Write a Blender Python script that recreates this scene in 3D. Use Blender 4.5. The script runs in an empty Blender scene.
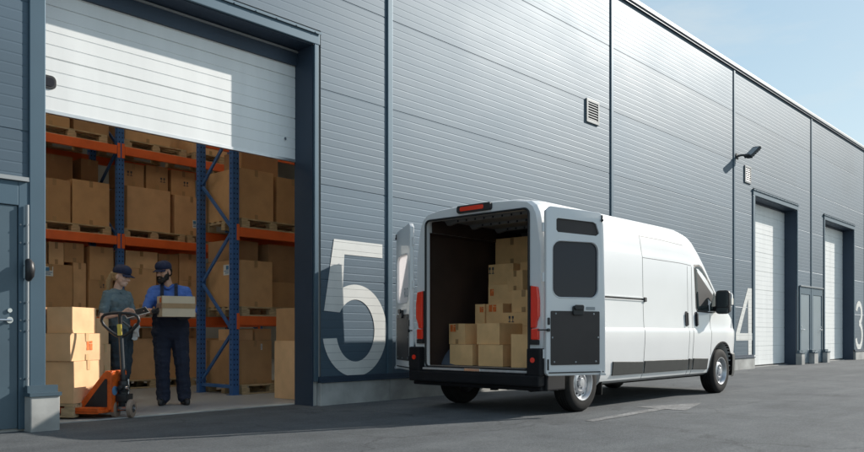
import bpy, bmesh, math, random
from mathutils import Vector, Matrix, Euler, noise
random.seed(7)
R = math.radians
sc = bpy.context.scene
COL = sc.collection

# ------------------------------------------------------------------ materials
def nt(name):
    m = bpy.data.materials.new(name); m.use_nodes = True
    t = m.node_tree; b = t.nodes['Principled BSDF']
    return m, t, b

def P(name, col, rough=.5, metal=0., var=.0, scale=8., bump=0., bscale=60., coat=0., spec=None, rvar=0., detail=4., dist=.002, stretch=None):
    m, t, b = nt(name)
    b.inputs['Roughness'].default_value = rough
    b.inputs['Metallic'].default_value = metal
    b.inputs['Coat Weight'].default_value = coat
    if coat: b.inputs['Coat Roughness'].default_value = .06
    if spec is not None: b.inputs['Specular IOR Level'].default_value = spec
    b.inputs['Base Color'].default_value = (*col, 1)
    tc = t.nodes.new('ShaderNodeTexCoord')
    src = tc.outputs['Object']
    if stretch:
        mp = t.nodes.new('ShaderNodeMapping'); mp.inputs['Scale'].default_value = stretch
        t.links.new(src, mp.inputs['Vector']); src = mp.outputs['Vector']
    if var or rvar:
        n = t.nodes.new('ShaderNodeTexNoise'); n.inputs['Scale'].default_value = scale; n.inputs['Detail'].default_value = detail
        t.links.new(src, n.inputs['Vector'])
        if var:
            r = t.nodes.new('ShaderNodeMapRange')
            r.inputs['From Min'].default_value = .3; r.inputs['From Max'].default_value = .7
            r.inputs['To Min'].default_value = 1 - var; r.inputs['To Max'].default_value = 1 + var
            t.links.new(n.outputs['Fac'], r.inputs['Value'])
            mx = t.nodes.new('ShaderNodeMix'); mx.data_type = 'RGBA'; mx.blend_type = 'MULTIPLY'
            mx.inputs['Factor'].default_value = 1
            mx.inputs['A'].default_value = (*col, 1)
            t.links.new(r.outputs['Result'], mx.inputs['B'])
            t.links.new(mx.outputs['Result'], b.inputs['Base Color'])
        if rvar:
            r2 = t.nodes.new('ShaderNodeMapRange')
            r2.inputs['From Min'].default_value = .3; r2.inputs['From Max'].default_value = .7
            r2.inputs['To Min'].default_value = max(0, rough - rvar); r2.inputs['To Max'].default_value = min(1, rough + rvar)
            t.links.new(n.outputs['Fac'], r2.inputs['Value']); t.links.new(r2.outputs['Result'], b.inputs['Roughness'])
    if bump:
        n2 = t.nodes.new('ShaderNodeTexNoise'); n2.inputs['Scale'].default_value = bscale; n2.inputs['Detail'].default_value = 5
        t.links.new(src, n2.inputs['Vector'])
        bp = t.nodes.new('ShaderNodeBump'); bp.inputs['Strength'].default_value = bump; bp.inputs['Distance'].default_value = dist
        t.links.new(n2.outputs['Fac'], bp.inputs['Height']); t.links.new(bp.outputs['Normal'], b.inputs['Normal'])
    return m

M = {}
for i_, k_ in enumerate((.93, 1.0, 1.07, 1.02)):
    M['clad%d' % i_] = P('cladding paint %d' % i_, (.068*k_, .108*k_, .145*k_), .55 + .012*i_, .30, var=.10, scale=.8, rvar=.04, detail=6, spec=.60, bump=.10, bscale=1.3, dist=.02, stretch=(.5, 1, 1.2))
M['trim'] = P('flashing paint', (.072, .118, .155), .5, .3, var=.06, scale=1.5, spec=.35)
M['trimdark'] = P('reveal paint', (.035, .055, .085), .5, .2, var=.08, scale=2)
M['cap'] = P('roof capping', (.30, .32, .33), .5, .1, var=.05, scale=2)
M['vent'] = P('vent paint', (.17, .19, .20), .5, .1, var=.05, scale=4)
M['doorgloss'] = P('glossy door paint', (.20, .25, .29), .33, .3, var=.05, scale=2)
M['door'] = P('door paint', (.075, .115, .145), .42, .25, var=.06, scale=2)
M['white_door'] = P('shutter paint', (.80, .81, .80), .45, .0, var=.055, scale=1.6, bump=.05, bscale=6, detail=8, dist=.008, stretch=(2.2, 1, .35))
M['numeral'] = P('numeral paint', (.68, .68, .65), .55, var=.05, scale=6, detail=8, stretch=(1, 1, .5))
M['conc'] = P('plinth concrete', (.38, .38, .365), .85, var=.30, scale=2.6, bump=.3, bscale=40, detail=8)
M['floor'] = P('floor concrete', (.34, .345, .35), .45, var=.16, scale=.9, bump=.08, bscale=30, detail=7, rvar=.12)
M['inner'] = P('inner wall lining', (.42, .41, .39), .7, var=.06, scale=1)
M['steel'] = P('galvanised steel', (.55, .56, .57), .38, .9, var=.08, scale=6)
M['black'] = P('black plastic', (.018, .018, .02), .45, var=.12, scale=6, bump=.08, bscale=300)
M['rubber'] = P('rubber', (.017, .0165, .0165), .8, spec=.2, var=.25, scale=9, bump=.2, bscale=90)
M['dark_seal'] = P('door seal', (.012, .012, .013), .6)
M['rackblue'] = P('rack blue', (.05, .145, .37), .42, .1, var=.12, scale=5)
M['rackorange'] = P('rack orange', (.80, .14, .03), .42, .0, var=.10, scale=4)
M['hole'] = P('punched hole', (.01, .012, .02), .9)
M['wood'] = P('pallet wood', (.46, .34, .20), .8, var=.28, scale=7, bump=.3, bscale=50, detail=8, stretch=(1, 6, 6))
CB = [(.58, .335, .160), (.64, .385, .200), (.48, .275, .13), (.72, .455, .245), (.38, .215, .105)]
for i, c in enumerate(CB):
    M['card%d' % i] = P('cardboard %d' % i, c, .82, var=.09, scale=5, bump=.12, bscale=35, detail=6, dist=.004)
M['card_brightened'] = P('cardboard brightened for van load', (.80, .49, .225), .82, var=.09, scale=5, bump=.12, bscale=35, detail=6, dist=.004)  # cardboard colour raised to stand in for light missing inside the van
M['cardpale'] = P('pale cardboard', (.70, .56, .39), .8, var=.07, scale=5, bump=.1, bscale=35, detail=6)
M['tape'] = P('brown tape', (.40, .24, .11), .35, var=.08, scale=10)
M['tapepale'] = P('pale tape', (.62, .42, .22), .3, var=.08, scale=10)
M['paper'] = P('label paper', (.70, .71, .70), .7, var=.03, scale=30)
M['ink'] = P('label ink', (.06, .06, .07), .7)
M['blueink'] = P('blue ink', (.07, .22, .42), .7)
M['orangeink'] = P('orange print', (.75, .16, .03), .75, var=.3, scale=40)
M['van'] = P('van paint', (.74, .745, .745), .30, .0, var=.025, scale=1.5, coat=.6)
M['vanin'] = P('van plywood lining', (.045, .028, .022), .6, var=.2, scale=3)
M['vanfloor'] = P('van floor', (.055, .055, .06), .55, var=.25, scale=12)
M['vanroof'] = P('van bare roof metal', (.27, .27, .26), .45)
M['bumper'] = P('bumper plastic', (.012, .012, .014), .6, spec=.2, var=.15, scale=8, bump=.1, bscale=200)
M['mould'] = P('side moulding', (.040, .042, .041), .55, spec=.3, var=.1, scale=10, bump=.05, bscale=200)
M['rim'] = P('wheel silver', (.50, .51, .53), .38, .75, var=.08, scale=12)
M['alu'] = P('sill aluminium', (.60, .62, .64), .4, .6, var=.1, scale=12)
M['panelbrown'] = P('door trim board', (.035, .028, .027), .5, var=.22, scale=2.5, detail=6)
m, t, b = nt('red lens'); b.inputs['Base Color'].default_value = (.92, .05, .022, 1); b.inputs['Roughness'].default_value = .12; b.inputs['Coat Weight'].default_value = .5; M['red'] = m
m, t, b = nt('clear lens'); b.inputs['Base Color'].default_value = (.55, .12, .09, 1); b.inputs['Roughness'].default_value = .15; M['lens'] = m
m, t, b = nt('tinted glass'); b.inputs['Base Color'].default_value = (.030, .031, .042, 1); b.inputs['Roughness'].default_value = .06; b.inputs['Specular IOR Level'].default_value = .3; M['glass'] = m
m, t, b = nt('cab glass'); b.inputs['Base Color'].default_value = (.015, .022, .024, 1); b.inputs['Roughness'].default_value = .03; b.inputs['Specular IOR Level'].default_value = .28; M['cabglass'] = m
m, t, b = nt('frosted film'); b.inputs['Base Color'].default_value = (.85, .85, .86, 1); b.inputs['Roughness'].default_value = .4
tr = t.nodes.new('ShaderNodeBsdfTranslucent'); tr.inputs['Color'].default_value = (.95, .92, .92, 1)
mx = t.nodes.new('ShaderNodeMixShader'); mx.inputs[0].default_value = .6
t.links.new(b.outputs[0], mx.inputs[1]); t.links.new(tr.outputs[0], mx.inputs[2]); t.links.new(mx.outputs[0], t.nodes['Material Output'].inputs[0]); M['film'] = m
m, t, b = nt('skylight sheet'); tr = t.nodes.new('ShaderNodeBsdfTranslucent'); tr.inputs['Color'].default_value = (.96, .90, .80, 1); t.links.new(tr.outputs[0], t.nodes['Material Output'].inputs[0]); M['added_skylight'] = m  # warm translucent sheet for the skylights added as interior fill
M['filmtext'] = P('film lettering', (.33, .37, .40), .5)
M['mirror'] = P('mirror surface', (.10, .12, .13), .08, .7)
M['chrome'] = P('bright metal', (.75, .76, .78), .18, .95)
M['jackorange'] = P('truck orange', (.62, .105, .012), .42, var=.22, scale=14, detail=8)
M['yellow'] = P('yellow sticker', (.72, .55, .10), .5)
M['pu'] = P('wheel polyurethane', (.30, .22, .17), .6, var=.12, scale=20)
M['skin'] = P('skin', (.62, .36, .25), .5, var=.06, scale=14)
M['skinfair'] = P('fair skin', (.74, .48, .37), .5, var=.05, scale=14)
M['navy'] = P('navy cloth', (.016, .021, .042), .85, var=.18, scale=9, bump=.3, bscale=160)
M['capnavy'] = P('cap cloth', (.014, .021, .058), .8, var=.12, scale=12, bump=.2, bscale=220)
M['blueshirt'] = P('blue shirt cloth', (.075, .17, .52), .8, var=.12, scale=8, bump=.25, bscale=180)
M['teal'] = P('teal polo cloth', (.125, .175, .195), .85, var=.12, scale=8, bump=.25, bscale=180)
M['tealdark'] = P('dark slate cloth', (.028, .042, .055), .85, var=.15, scale=8, bump=.25, bscale=160)
M['hairblond'] = P('blond hair', (.46, .31, .16), .5, var=.25, scale=40, stretch=(8, 8, 1))
M['hairdark'] = P('dark hair', (.012, .009, .007), .6, var=.3, scale=60)
M['eye'] = P('eye', (.03, .02, .015), .2)
M['lip'] = P('lip', (.42, .17, .13), .5)
M['shoe'] = P('shoe leather', (.014, .014, .016), .5, var=.15, scale=10)
M['glove'] = P('glove knit', (.045, .047, .055), .8, var=.2, scale=30)
M['glovepale'] = P('pale glove', (.60, .60, .58), .8, var=.1, scale=30)
M['screen'] = P('tablet glass', (.02, .022, .026), .08)
M['lampbody'] = P('lamp housing', (.05, .055, .06), .45, .3)
M['lampglass'] = P('lamp glass', (.42, .44, .45), .12)

# asphalt
m, t, b = nt('asphalt')
tc = t.nodes.new('ShaderNodeTexCoord')
def nz(scale, detail=5, rough=.6, vec=None):
    n = t.nodes.new('ShaderNodeTexNoise'); n.inputs['Scale'].default_value = scale; n.inputs['Detail'].default_value = detail; n.inputs['Roughness'].default_value = rough
    t.links.new(vec or tc.outputs['Object'], n.inputs['Vector']); return n.outputs['Fac']
def ramp(fac, stops):
    r = t.nodes.new('ShaderNodeValToRGB'); e = r.color_ramp.elements
    e[0].position, e[0].color = stops[0][0], (*stops[0][1], 1); e[1].position, e[1].color = stops[-1][0], (*stops[-1][1], 1)
    for p, c in stops[1:-1]:
        k = e.new(p); k.color = (*c, 1)
    t.links.new(fac, r.inputs['Fac']); return r.outputs['Color']
def mul(a, bb, f=1.):
    x = t.nodes.new('ShaderNodeMix'); x.data_type = 'RGBA'; x.blend_type = 'MULTIPLY'; x.inputs['Factor'].default_value = f
    t.links.new(a, x.inputs['A']); t.links.new(bb, x.inputs['B']); return x.outputs['Result']
base = ramp(nz(.22, 6), [(.3, (.080, .087, .093)), (.55, (.112, .119, .124)), (.75, (.146, .151, .153))])
mid = ramp(nz(2.3, 7, .7), [(.3, (.80, .80, .80)), (.7, (1.16, 1.16, 1.16))])
mpv = t.nodes.new('ShaderNodeMapping'); mpv.inputs['Scale'].default_value = (.25, 2.2, 1); mpv.inputs['Rotation'].default_value = (0, 0, .12)
t.links.new(tc.outputs['Object'], mpv.inputs['Vector'])
streak = ramp(nz(.8, 6, .6, mpv.outputs['Vector']), [(.35, (.84, .84, .85)), (.65, (1.1, 1.1, 1.09))])
grain = ramp(nz(95, 3, .8), [(.3, (.50, .50, .50)), (.5, (1, 1, 1)), (.72, (1.7, 1.7, 1.68))])
grit = ramp(nz(34, 5, .85), [(.32, (.62, .62, .62)), (.5, (1, 1, 1)), (.70, (1.42, 1.42, 1.40))])
blot = ramp(nz(.75, 4, .5), [(.30, (.80, .80, .81)), (.42, (1, 1, 1)), (.66, (1, 1, 1)), (.74, (1.10, 1.10, 1.09))])
c = mul(mul(mul(mul(mul(base, mid), streak), grain, .8), grit), blot)
vor = t.nodes.new('ShaderNodeTexVoronoi'); vor.feature = 'DISTANCE_TO_EDGE'; vor.inputs['Scale'].default_value = .33
wv = t.nodes.new('ShaderNodeVectorMath'); wv.operation = 'ADD'
nv = t.nodes.new('ShaderNodeTexNoise'); nv.inputs['Scale'].default_value = 1.7; nv.inputs['Detail'].default_value = 6
sv = t.nodes.new('ShaderNodeVectorMath'); sv.operation = 'SCALE'; sv.inputs['Scale'].default_value = .9
t.links.new(tc.outputs['Object'], nv.inputs['Vector']); t.links.new(nv.outputs['Color'], sv.inputs[0])
t.links.new(tc.outputs['Object'], wv.inputs[0]); t.links.new(sv.outputs[0], wv.inputs[1]); t.links.new(wv.outputs[0], vor.inputs['Vector'])
crack = ramp(vor.outputs['Distance'], [(.0, (.55, .55, .55)), (.010, (1, 1, 1))])
c = mul(c, crack, .7)
t.links.new(c, b.inputs['Base Color'])
b.inputs['Roughness'].default_value = .82; b.inputs['Specular IOR Level'].default_value = .35
bp = t.nodes.new('ShaderNodeBump'); bp.inputs['Strength'].default_value = .8; bp.inputs['Distance'].default_value = .008
t.links.new(nz(48, 6, .8), bp.inputs['Height']); t.links.new(bp.outputs['Normal'], b.inputs['Normal'])
M['asphalt'] = m
# worn road paint: paint broken up over asphalt
m, t, b = nt('worn road paint')
tc = t.nodes.new('ShaderNodeTexCoord')
pc = ramp(nz(26, 8, .8), [(.38, (.09, .092, .095)), (.60, (.29, .29, .285))])
pm = ramp(nz(5, 5, .6), [(.35, (.55, .55, .55)), (.6, (1, 1, 1))])
t.links.new(mul(pc, pm), b.inputs['Base Color']); b.inputs['Roughness'].default_value = .8
M['roadpaint'] = m

# ------------------------------------------------------------------ mesh helpers
class MB:
    def __init__(s): s.v = []; s.f = []; s.mi = []; s.m = 0
    def add(s, vs, fs, X=None):
        o = len(s.v)
        for p in vs:
            p = Vector(p); s.v.append(X @ p if X is not None else p)
        for q in fs: s.f.append([i + o for i in q]); s.mi.append(s.m)
        return s
    def box(s, a, b, X=None):
        x0, y0, z0 = a; x1, y1, z1 = b
        return s.add([(x0,y0,z0),(x1,y0,z0),(x1,y1,z0),(x0,y1,z0),(x0,y0,z1),(x1,y0,z1),(x1,y1,z1),(x0,y1,z1)],
              [(0,3,2,1),(4,5,6,7),(0,1,5,4),(1,2,6,5),(2,3,7,6),(3,0,4,7)], X)
    def bar(s, p, q, w, h, up=(0,0,1)):
        p, q = Vector(p), Vector(q); d = q - p; L = d.length; d.normalize()
        u = Vector(up)
        if abs(u.dot(d)) > .97: u = Vector((1, 0, 0))
        sd = d.cross(u).normalized(); u = sd.cross(d).normalized()
        X = Matrix((( d.x, sd.x, u.x, p.x), (d.y, sd.y, u.y, p.y), (d.z, sd.z, u.z, p.z), (0,0,0,1)))
        return s.box((0, -w/2, -h/2), (L, w/2, h/2), X)
    def cyl(s, p, q, r, r2=None, n=20, caps=True):
        p, q = Vector(p), Vector(q); r2 = r if r2 is None else r2
        d = (q - p).normalized(); u = Vector((0,0,1)) if abs(d.z) < .9 else Vector((1,0,0))
        a = d.cross(u).normalized(); c = d.cross(a).normalized()
        vs = []
        for k in range(n):
            an = 2*math.pi*k/n; e = a*math.cos(an) + c*math.sin(an)
            vs += [p + e*r, q + e*r2]
        fs = [(2*k, 2*((k+1) % n), 2*((k+1) % n)+1, 2*k+1) for k in range(n)]
        if caps: fs += [tuple(2*k for k in reversed(range(n))), tuple(2*k+1 for k in range(n))]
        return s.add(vs, fs)
    def tube(s, pts, r, n=10, closed=False):
        pts = [Vector(p) for p in pts]; N = len(pts); vs = []; prev = None
        for i, p in enumerate(pts):
            a = pts[(i-1) % N] if (i or closed) else p; c = pts[(i+1) % N] if (i < N-1 or closed) else p
            d = (c - a).normalized()
            if prev is None:
                u = Vector((0,0,1)) if abs(d.z) < .9 else Vector((1,0,0)); e = d.cross(u).normalized()
            else: e = (prev - d*prev.dot(d)).normalized()
            prev = e; g = d.cross(e)
            rr = r[i] if isinstance(r, (list, tuple)) else r
            for k in range(n):
                an = 2*math.pi*k/n; vs.append(p + (e*math.cos(an) + g*math.sin(an))*rr)
        fs = []
        for i in range(N if closed else N-1):
            j = (i+1) % N
            for k in range(n): fs.append((i*n+k, i*n+(k+1) % n, j*n+(k+1) % n, j*n+k))
        if not closed: fs += [tuple(reversed(range(n))), tuple((N-1)*n+k for k in range(n))]
        return s.add(vs, fs)
    def lathe(s, prof, o, ax, n=32):           # prof: (axial, radius); closed by degenerate radii
        o = Vector(o); d = Vector(ax).normalized(); u = Vector((0,0,1)) if abs(d.z) < .9 else Vector((1,0,0))
        a = d.cross(u).normalized(); c = d.cross(a).normalized(); vs = []; m_ = len(prof)
        for k in range(n):
            an = 2*math.pi*k/n; e = a*math.cos(an) + c*math.sin(an)
            for (t_, r) in prof: vs.append(o + d*t_ + e*r)
        fs = [(k*m_+j, k*m_+j+1, ((k+1) % n)*m_+j+1, ((k+1) % n)*m_+j) for k in range(n) for j in range(m_-1)]
        return s.add(vs, fs)
    def prism(s, poly, f0, f1, cap0=True):     # poly: list of 2D, f0/f1 map 2D->3D for both caps
        n = len(poly); vs = [f0(*p) for p in poly] + [f1(*p) for p in poly]
        fs = [(k, (k+1) % n, n+(k+1) % n, n+k) for k in range(n)] + [tuple(range(n, 2*n))]
        if cap0: fs.append(tuple(reversed(range(n))))
        return s.add(vs, fs)
    def mesh(s, name, mats, smooth=None, bevel=0., seg=2, fixn=True):
        me = bpy.data.meshes.new(name); me.from_pydata([tuple(v) for v in s.v], [], s.f)
        for m_ in (mats if isinstance(mats, (list, tuple)) else [mats]): me.materials.append(m_)
        for p, i in zip(me.polygons, s.mi): p.material_index = i
        bm = bmesh.new(); bm.from_mesh(me)
        if fixn: bmesh.ops.recalc_face_normals(bm, faces=bm.faces)
        if bevel:
            bmesh.ops.remove_doubles(bm, verts=bm.verts, dist=1e-5)
            ed = [e for e in bm.edges if len(e.link_faces) == 2 and e.calc_face_angle(0) > .6]
            bmesh.ops.bevel(bm, geom=ed, offset=bevel, segments=seg, affect='EDGES', profile=.6)
        bm.to_mesh(me); bm.free()
        if smooth is not None:
            me.polygons.foreach_set('use_smooth', [True]*len(me.polygons)); me.set_sharp_from_angle(angle=R(smooth))
        return me
    def build(s, name, mats, parent=None, smooth=None, bevel=0., seg=2, loc=None, fixn=True):
        o = bpy.data.objects.new(name, s.mesh(name, mats, smooth, bevel, seg, fixn)); COL.objects.link(o)
        if parent is not None: o.parent = parent
        if loc: o.location = loc
        return o

def empty(name, loc, rz=0.):
    o = bpy.data.objects.new(name, None); COL.objects.link(o); o.location = loc; o.rotation_euler = (0, 0, rz); o.empty_display_size = .2
    return o
def tag(o, label, cat, group=None):
    o['label'] = label; o['category'] = cat
    if group: o['group'] = group
    return o
def struct(o): o['kind'] = 'structure'; return o
def rrect(x0, x1, z0, z1, r, n=5):
    out = []
    for cx, cz, a0 in ((x1-r, z0+r, -90), (x1-r, z1-r, 0), (x0+r, z1-r, 90), (x0+r, z0+r, 180)):
        for k in range(n+1):
            a = R(a0 + 90*k/n); out.append((cx + r*math.cos(a), cz + r*math.sin(a)))
    return out

# ------------------------------------------------------------------ camera, light, sky
cam_d = bpy.data.cameras.new('camera'); cam = bpy.data.objects.new('camera', cam_d); COL.objects.link(cam)
cam.location = (0, 0, .92); cam.rotation_euler = (R(90), 0, R(42.106 - 90))
cam_d.sensor_width = 36; cam_d.lens = 800/864*36; cam_d.shift_y = 108/864; cam_d.clip_end = 3000
sc.camera = cam
sd = Vector((.91, -.35, .51)).normalized()                       # towards the sun
sun_d = bpy.data.lights.new('sun', 'SUN'); sun = bpy.data.objects.new('sun', sun_d); COL.objects.link(sun)
sun_d.energy = 2.9; sun_d.angle = R(.5); sun_d.color = (1, .945, .865)
sun.rotation_euler = sd.to_track_quat('Z', 'Y').to_euler(); sun.location = (40, -10, 30)
w = bpy.data.worlds.new('World'); sc.world = w; w.use_nodes = True
t = w.node_tree; bg = t.nodes['Background']
sky = t.nodes.new('ShaderNodeTexSky'); sky.sky_type = 'NISHITA'; sky.sun_disc = False
sky.sun_elevation = math.asin(sd.z); sky.sun_rotation = math.atan2(sd.x, sd.y)
sky.air_density = 1.0; sky.dust_density = .35; sky.ozone_density = 1.4; sky.altitude = 100
tc = t.nodes.new('ShaderNodeTexCoord')
mp = t.nodes.new('ShaderNodeMapping'); mp.inputs['Scale'].default_value = (1.2, 1.2, 5.5); mp.inputs['Rotation'].default_value = (.12, .08, .5)
t.links.new(tc.outputs['Generated'], mp.inputs['Vector'])
cn = t.nodes.new('ShaderNodeTexNoise'); cn.inputs['Scale'].default_value = 2.3; cn.inputs['Detail'].default_value = 7; cn.inputs['Roughness'].default_value = .58
t.links.new(mp.outputs['Vector'], cn.inputs['Vector'])
cr = t.nodes.new('ShaderNodeMapRange'); cr.inputs['From Min'].default_value = .45; cr.inputs['From Max'].default_value = .75; cr.inputs['To Max'].default_value = .62
t.links.new(cn.outputs['Fac'], cr.inputs['Value'])
mxs = t.nodes.new('ShaderNodeMix'); mxs.data_type = 'RGBA'; mxs.inputs['B'].default_value = (5.6, 5.8, 5.7, 1)
t.links.new(cr.outputs['Result'], mxs.inputs['Factor']); t.links.new(sky.outputs['Color'], mxs.inputs['A'])
tint = t.nodes.new('ShaderNodeMix'); tint.data_type = 'RGBA'; tint.blend_type = 'MULTIPLY'; tint.inputs['Factor'].default_value = 1; tint.inputs['B'].default_value = (.92, 1.0, 1.0, 1)
dv = t.nodes.new('ShaderNodeVectorMath'); dv.operation = 'MULTIPLY_ADD'; dv.inputs[1].default_value = (1/4.5,)*3; dv.inputs[2].default_value = (1, 1, 1)
dd_ = t.nodes.new('ShaderNodeVectorMath'); dd_.operation = 'DIVIDE'
t.links.new(mxs.outputs['Result'], dv.inputs[0]); t.links.new(mxs.outputs['Result'], dd_.inputs[0]); t.links.new(dv.outputs[0], dd_.inputs[1]); t.links.new(dd_.outputs[0], tint.inputs['A']); t.links.new(tint.outputs['Result'], bg.inputs['Color'])
bg.inputs['Strength'].default_value = .15
sc.view_settings.view_transform = 'Standard'; sc.view_settings.look = 'None'; sc.view_settings.gamma = 1; sc.view_settings.use_curve_mapping = False
sc.view_settings.exposure = 1.1
sc.render.engine = 'CYCLES'
sc.cycles.max_bounces = 10; sc.cycles.diffuse_bounces = 6
sc.cycles.use_denoising = True

# ------------------------------------------------------------------ ground
g = MB()
g.add([(-400,-400,0),(400,-400,0),(400,400,0),(-400,400,0)], [(0,1,2,3)])
struct(g.build('ground', M['asphalt']))
D = 7.95
OP = [(3.22, 6.54, 4.61), (21.65, 25.05, 4.62), (27.75, 31.12, 4.62)]   # door openings s0, s1, height
SEAMS = [-4.62, 1.73, 7.90, 14.07, 20.24, 26.40, 32.57, 38.74, 44.9, 51.1, 57.2]
TOPZ = 7.66; WEST, EAST, BACK = -4.62, 57.2, 24.
g = MB(); g.box((WEST, 8.5, -.2), (EAST, BACK, .006)); struct(g.build('floor', M['floor']))
g = MB(); g.box((2.6, 8.33, -.1), (6.9, 8.5, .010)); struct(g.build('threshold_strip', M['conc']))
for (s0, s1, h_) in OP[1:]:
    g = MB(); g.box((s0, 8.2, -.1), (s1, 8.5, .010)); struct(g.build('threshold_strip', M['conc']))
# faded direction arrow on the asphalt
def flat(poly, z): 
    b_ = MB(); b_.add([(x, y, z) for x, y in poly], [tuple(range(len(poly)))]); return b_
g = MB(); z = .004
sh = [(7.35,4.36),(8.4,4.40),(9.15,4.43),(9.15,4.17),(10.3,4.47),(9.15,4.84),(9.15,4.57),(8.4,4.54),(7.35,4.47)]
g.add([(x, y, z) for x, y in sh], [(0,1,7,8),(1,2,6,7),(3,4,5)])
struct(g.build('road_arrow', M['roadpaint']))

# ------------------------------------------------------------------ warehouse
wh = empty('warehouse_building', (14, 8, 0)); tag(wh, 'long blue grey ribbed metal warehouse with white shutters and big white door numbers', 'warehouse')
WI = Matrix.Translation((-14, -8, 0))
def wb(mb, name, mat, smooth=None, bevel=0., parent=None, seg=2):
    for i, v in enumerate(mb.v): mb.v[i] = v + Vector((-14, -8, 0))
    return mb.build(name, mat, parent or wh, smooth, bevel, seg)
JOINTS = [.36, 1.62, 2.84, 4.07, 5.32, 6.57, TOPZ]
def profile():
    pts = []
    for a, b_ in zip(JOINTS[:-1], JOINTS[1:]):
        n = 12; p = (b_ - a)/n
        pts += [(a, .005), (a+.003, .005), (a+.010, 0)]
        for k in range(n):
            z0 = a + p*k; z1 = z0 + p
            if k: pts += [(z0+.010, 0)]
            if k < n-1: pts += [(z1-.011, 0), (z1-.003, .0012), (z1+.003, .0012)]
            else: pts += [(z1-.010, 0), (z1-.003, .005)]
    return pts
PROF = profile()
def pval(z):
    for (a, da), (b_, db) in zip(PROF[:-1], PROF[1:]):
        if a <= z <= b_: return da + (db-da)*(z-a)/max(b_-a, 1e-6)
    return 0
def clad_rect(mb, s0, s1, z0, z1):
    pr = [(z0, pval(z0))] + [(z_, d) for z_, d in PROF if z0+.001 < z_ < z1-.001] + [(z1, pval(z1))]
    vs = []; 
    for z_, d in pr: vs += [(s0, D-.006+d, z_), (s1, D-.006+d, z_)]
    o_ = len(mb.f); mb.add(vs, [(2*k, 2*k+1, 2*k+3, 2*k+2) for k in range(len(pr)-1)])
    for k in range(len(pr)-1):
        zc = (pr[k][0]+pr[k+1][0])/2; row = sum(zc > j for j in JOINTS)
        mb.mi[o_+k] = (row*7 + int((s0+40)/6.17)*5 + (row*int((s0+40)/6.17)) % 3) % 4
SVC = [(1.86, 3.22), (25.05, 26.36), (26.45, 27.75)]            # zones below 2.36 taken by personnel doors
for a, b_ in zip(SEAMS[:-1], SEAMS[1:]):
    s0, s1 = a + .045, b_ - .045
    cuts = [(o0-.12, o1+.12, o2+.2) for o0, o1, o2 in OP if o0 > a and o1 < b_+.2] + [(p0, p1, 2.36) for p0, p1 in SVC if p0 >= a-.1 and p1 <= b_+1.5]
    cuts = [(max(c0, s0), min(c1, s1), hh) for c0, c1, hh in cuts if c0 < s1 and c1 > s0]
    xs = sorted({s0, s1, *[c0 for c0, _, _ in cuts], *[c1 for _, c1, _ in cuts]})
    mb = MB()
    for x0, x1 in zip(xs[:-1], xs[1:]):
        if x1 - x0 < .002: continue
        mid_ = (x0+x1)/2; zb = .36
        for c0, c1, hh in cuts:
            if c0 < mid_ < c1: zb = max(zb, hh)
        clad_rect(mb, x0, x1, zb, TOPZ)
    wb(mb, 'cladding_panel', [M['clad%d' % i] for i in range(4)])
# vertical cover strips at the seams
for s in SEAMS[1:]:
    mb = MB(); z0 = .36 if not any(abs(s-x) < .1 for x in (26.4,)) else .36
    mb.box((s-.05, D-.028, z0), (s+.05, D+.02, TOPZ))
    wb(mb, 'cover_strip', M['trim'], bevel=.012)
# structural wall behind the cladding
mb = MB(); zones = []
edges = [WEST, *[x for o in OP for x in o[:2]], EAST]
for k in range(0, len(edges), 2): mb.box((edges[k], 7.975, 0), (edges[k+1], 8.27, TOPZ-.02))
for o0, o1, hh in OP: mb.box((o0+.001, 7.976, hh), (o1-.001, 8.269, TOPZ-.021))
wb(mb, 'front_wall', M['inner'])
mb = MB(); mb.box((WEST-.2, 8.28, 0), (WEST, BACK, TOPZ-.03)); mb.box((EAST, 8.28, 0), (EAST+.2, BACK, TOPZ-.03)); mb.box((WEST-.2, BACK, 0), (EAST+.2, BACK+.2, TOPZ-.03))
mb.box((17.4, 8.28, .01), (17.55, BACK-.01, 7.3))
wb(mb, 'rear_wall', M['inner'])
mb = MB(); ADDED_SKYLIGHTS = [(-4.2, 17.2, 8.6, 10.1), (-4.2, 6.6, 10.4, 12.45), (-4.2, 17.2, 14.4, 16.4)]  # unseen roof openings, added to brighten the dark interior
gx = sorted({WEST-.25, EAST+.25, *[v for q in ADDED_SKYLIGHTS for v in q[:2]]}); gy = sorted({8.0, BACK+.25, *[v for q in ADDED_SKYLIGHTS for v in q[2:]]})
for xa, xb in zip(gx[:-1], gx[1:]):
    for ya, yb in zip(gy[:-1], gy[1:]):
        if not any(q[0] <= (xa+xb)/2 <= q[1] and q[2] <= (ya+yb)/2 <= q[3] for q in ADDED_SKYLIGHTS): mb.box((xa, ya, TOPZ-.018), (xb, yb, TOPZ+.08))
rf = wb(mb, 'roof', M['inner'])
for q in ADDED_SKYLIGHTS:  # frames and panes of the added fill openings
    mb = MB(); mb.box((q[0]-.1, q[2]-.1, TOPZ+.081), (q[1]+.1, q[2], TOPZ+.13)); mb.box((q[0]-.1, q[3], TOPZ+.081), (q[1]+.1, q[3]+.1, TOPZ+.13)); mb.box((q[0]-.1, q[2], TOPZ+.081), (q[0], q[3], TOPZ+.13)); mb.box((q[1], q[2], TOPZ+.081), (q[1]+.1, q[3], TOPZ+.13))
    mb.v = [v + Vector((-14,-8,0)) for v in mb.v]; skf = mb.build('added_skylight_frame', M['cap'], rf)
    mb = MB(); mb.box((q[0], q[2], TOPZ+.09), (q[1], q[3], TOPZ+.10)); mb.v = [v + Vector((-14,-8,0)) for v in mb.v]; mb.build('added_skylight_pane', M['added_skylight'], skf)
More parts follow.
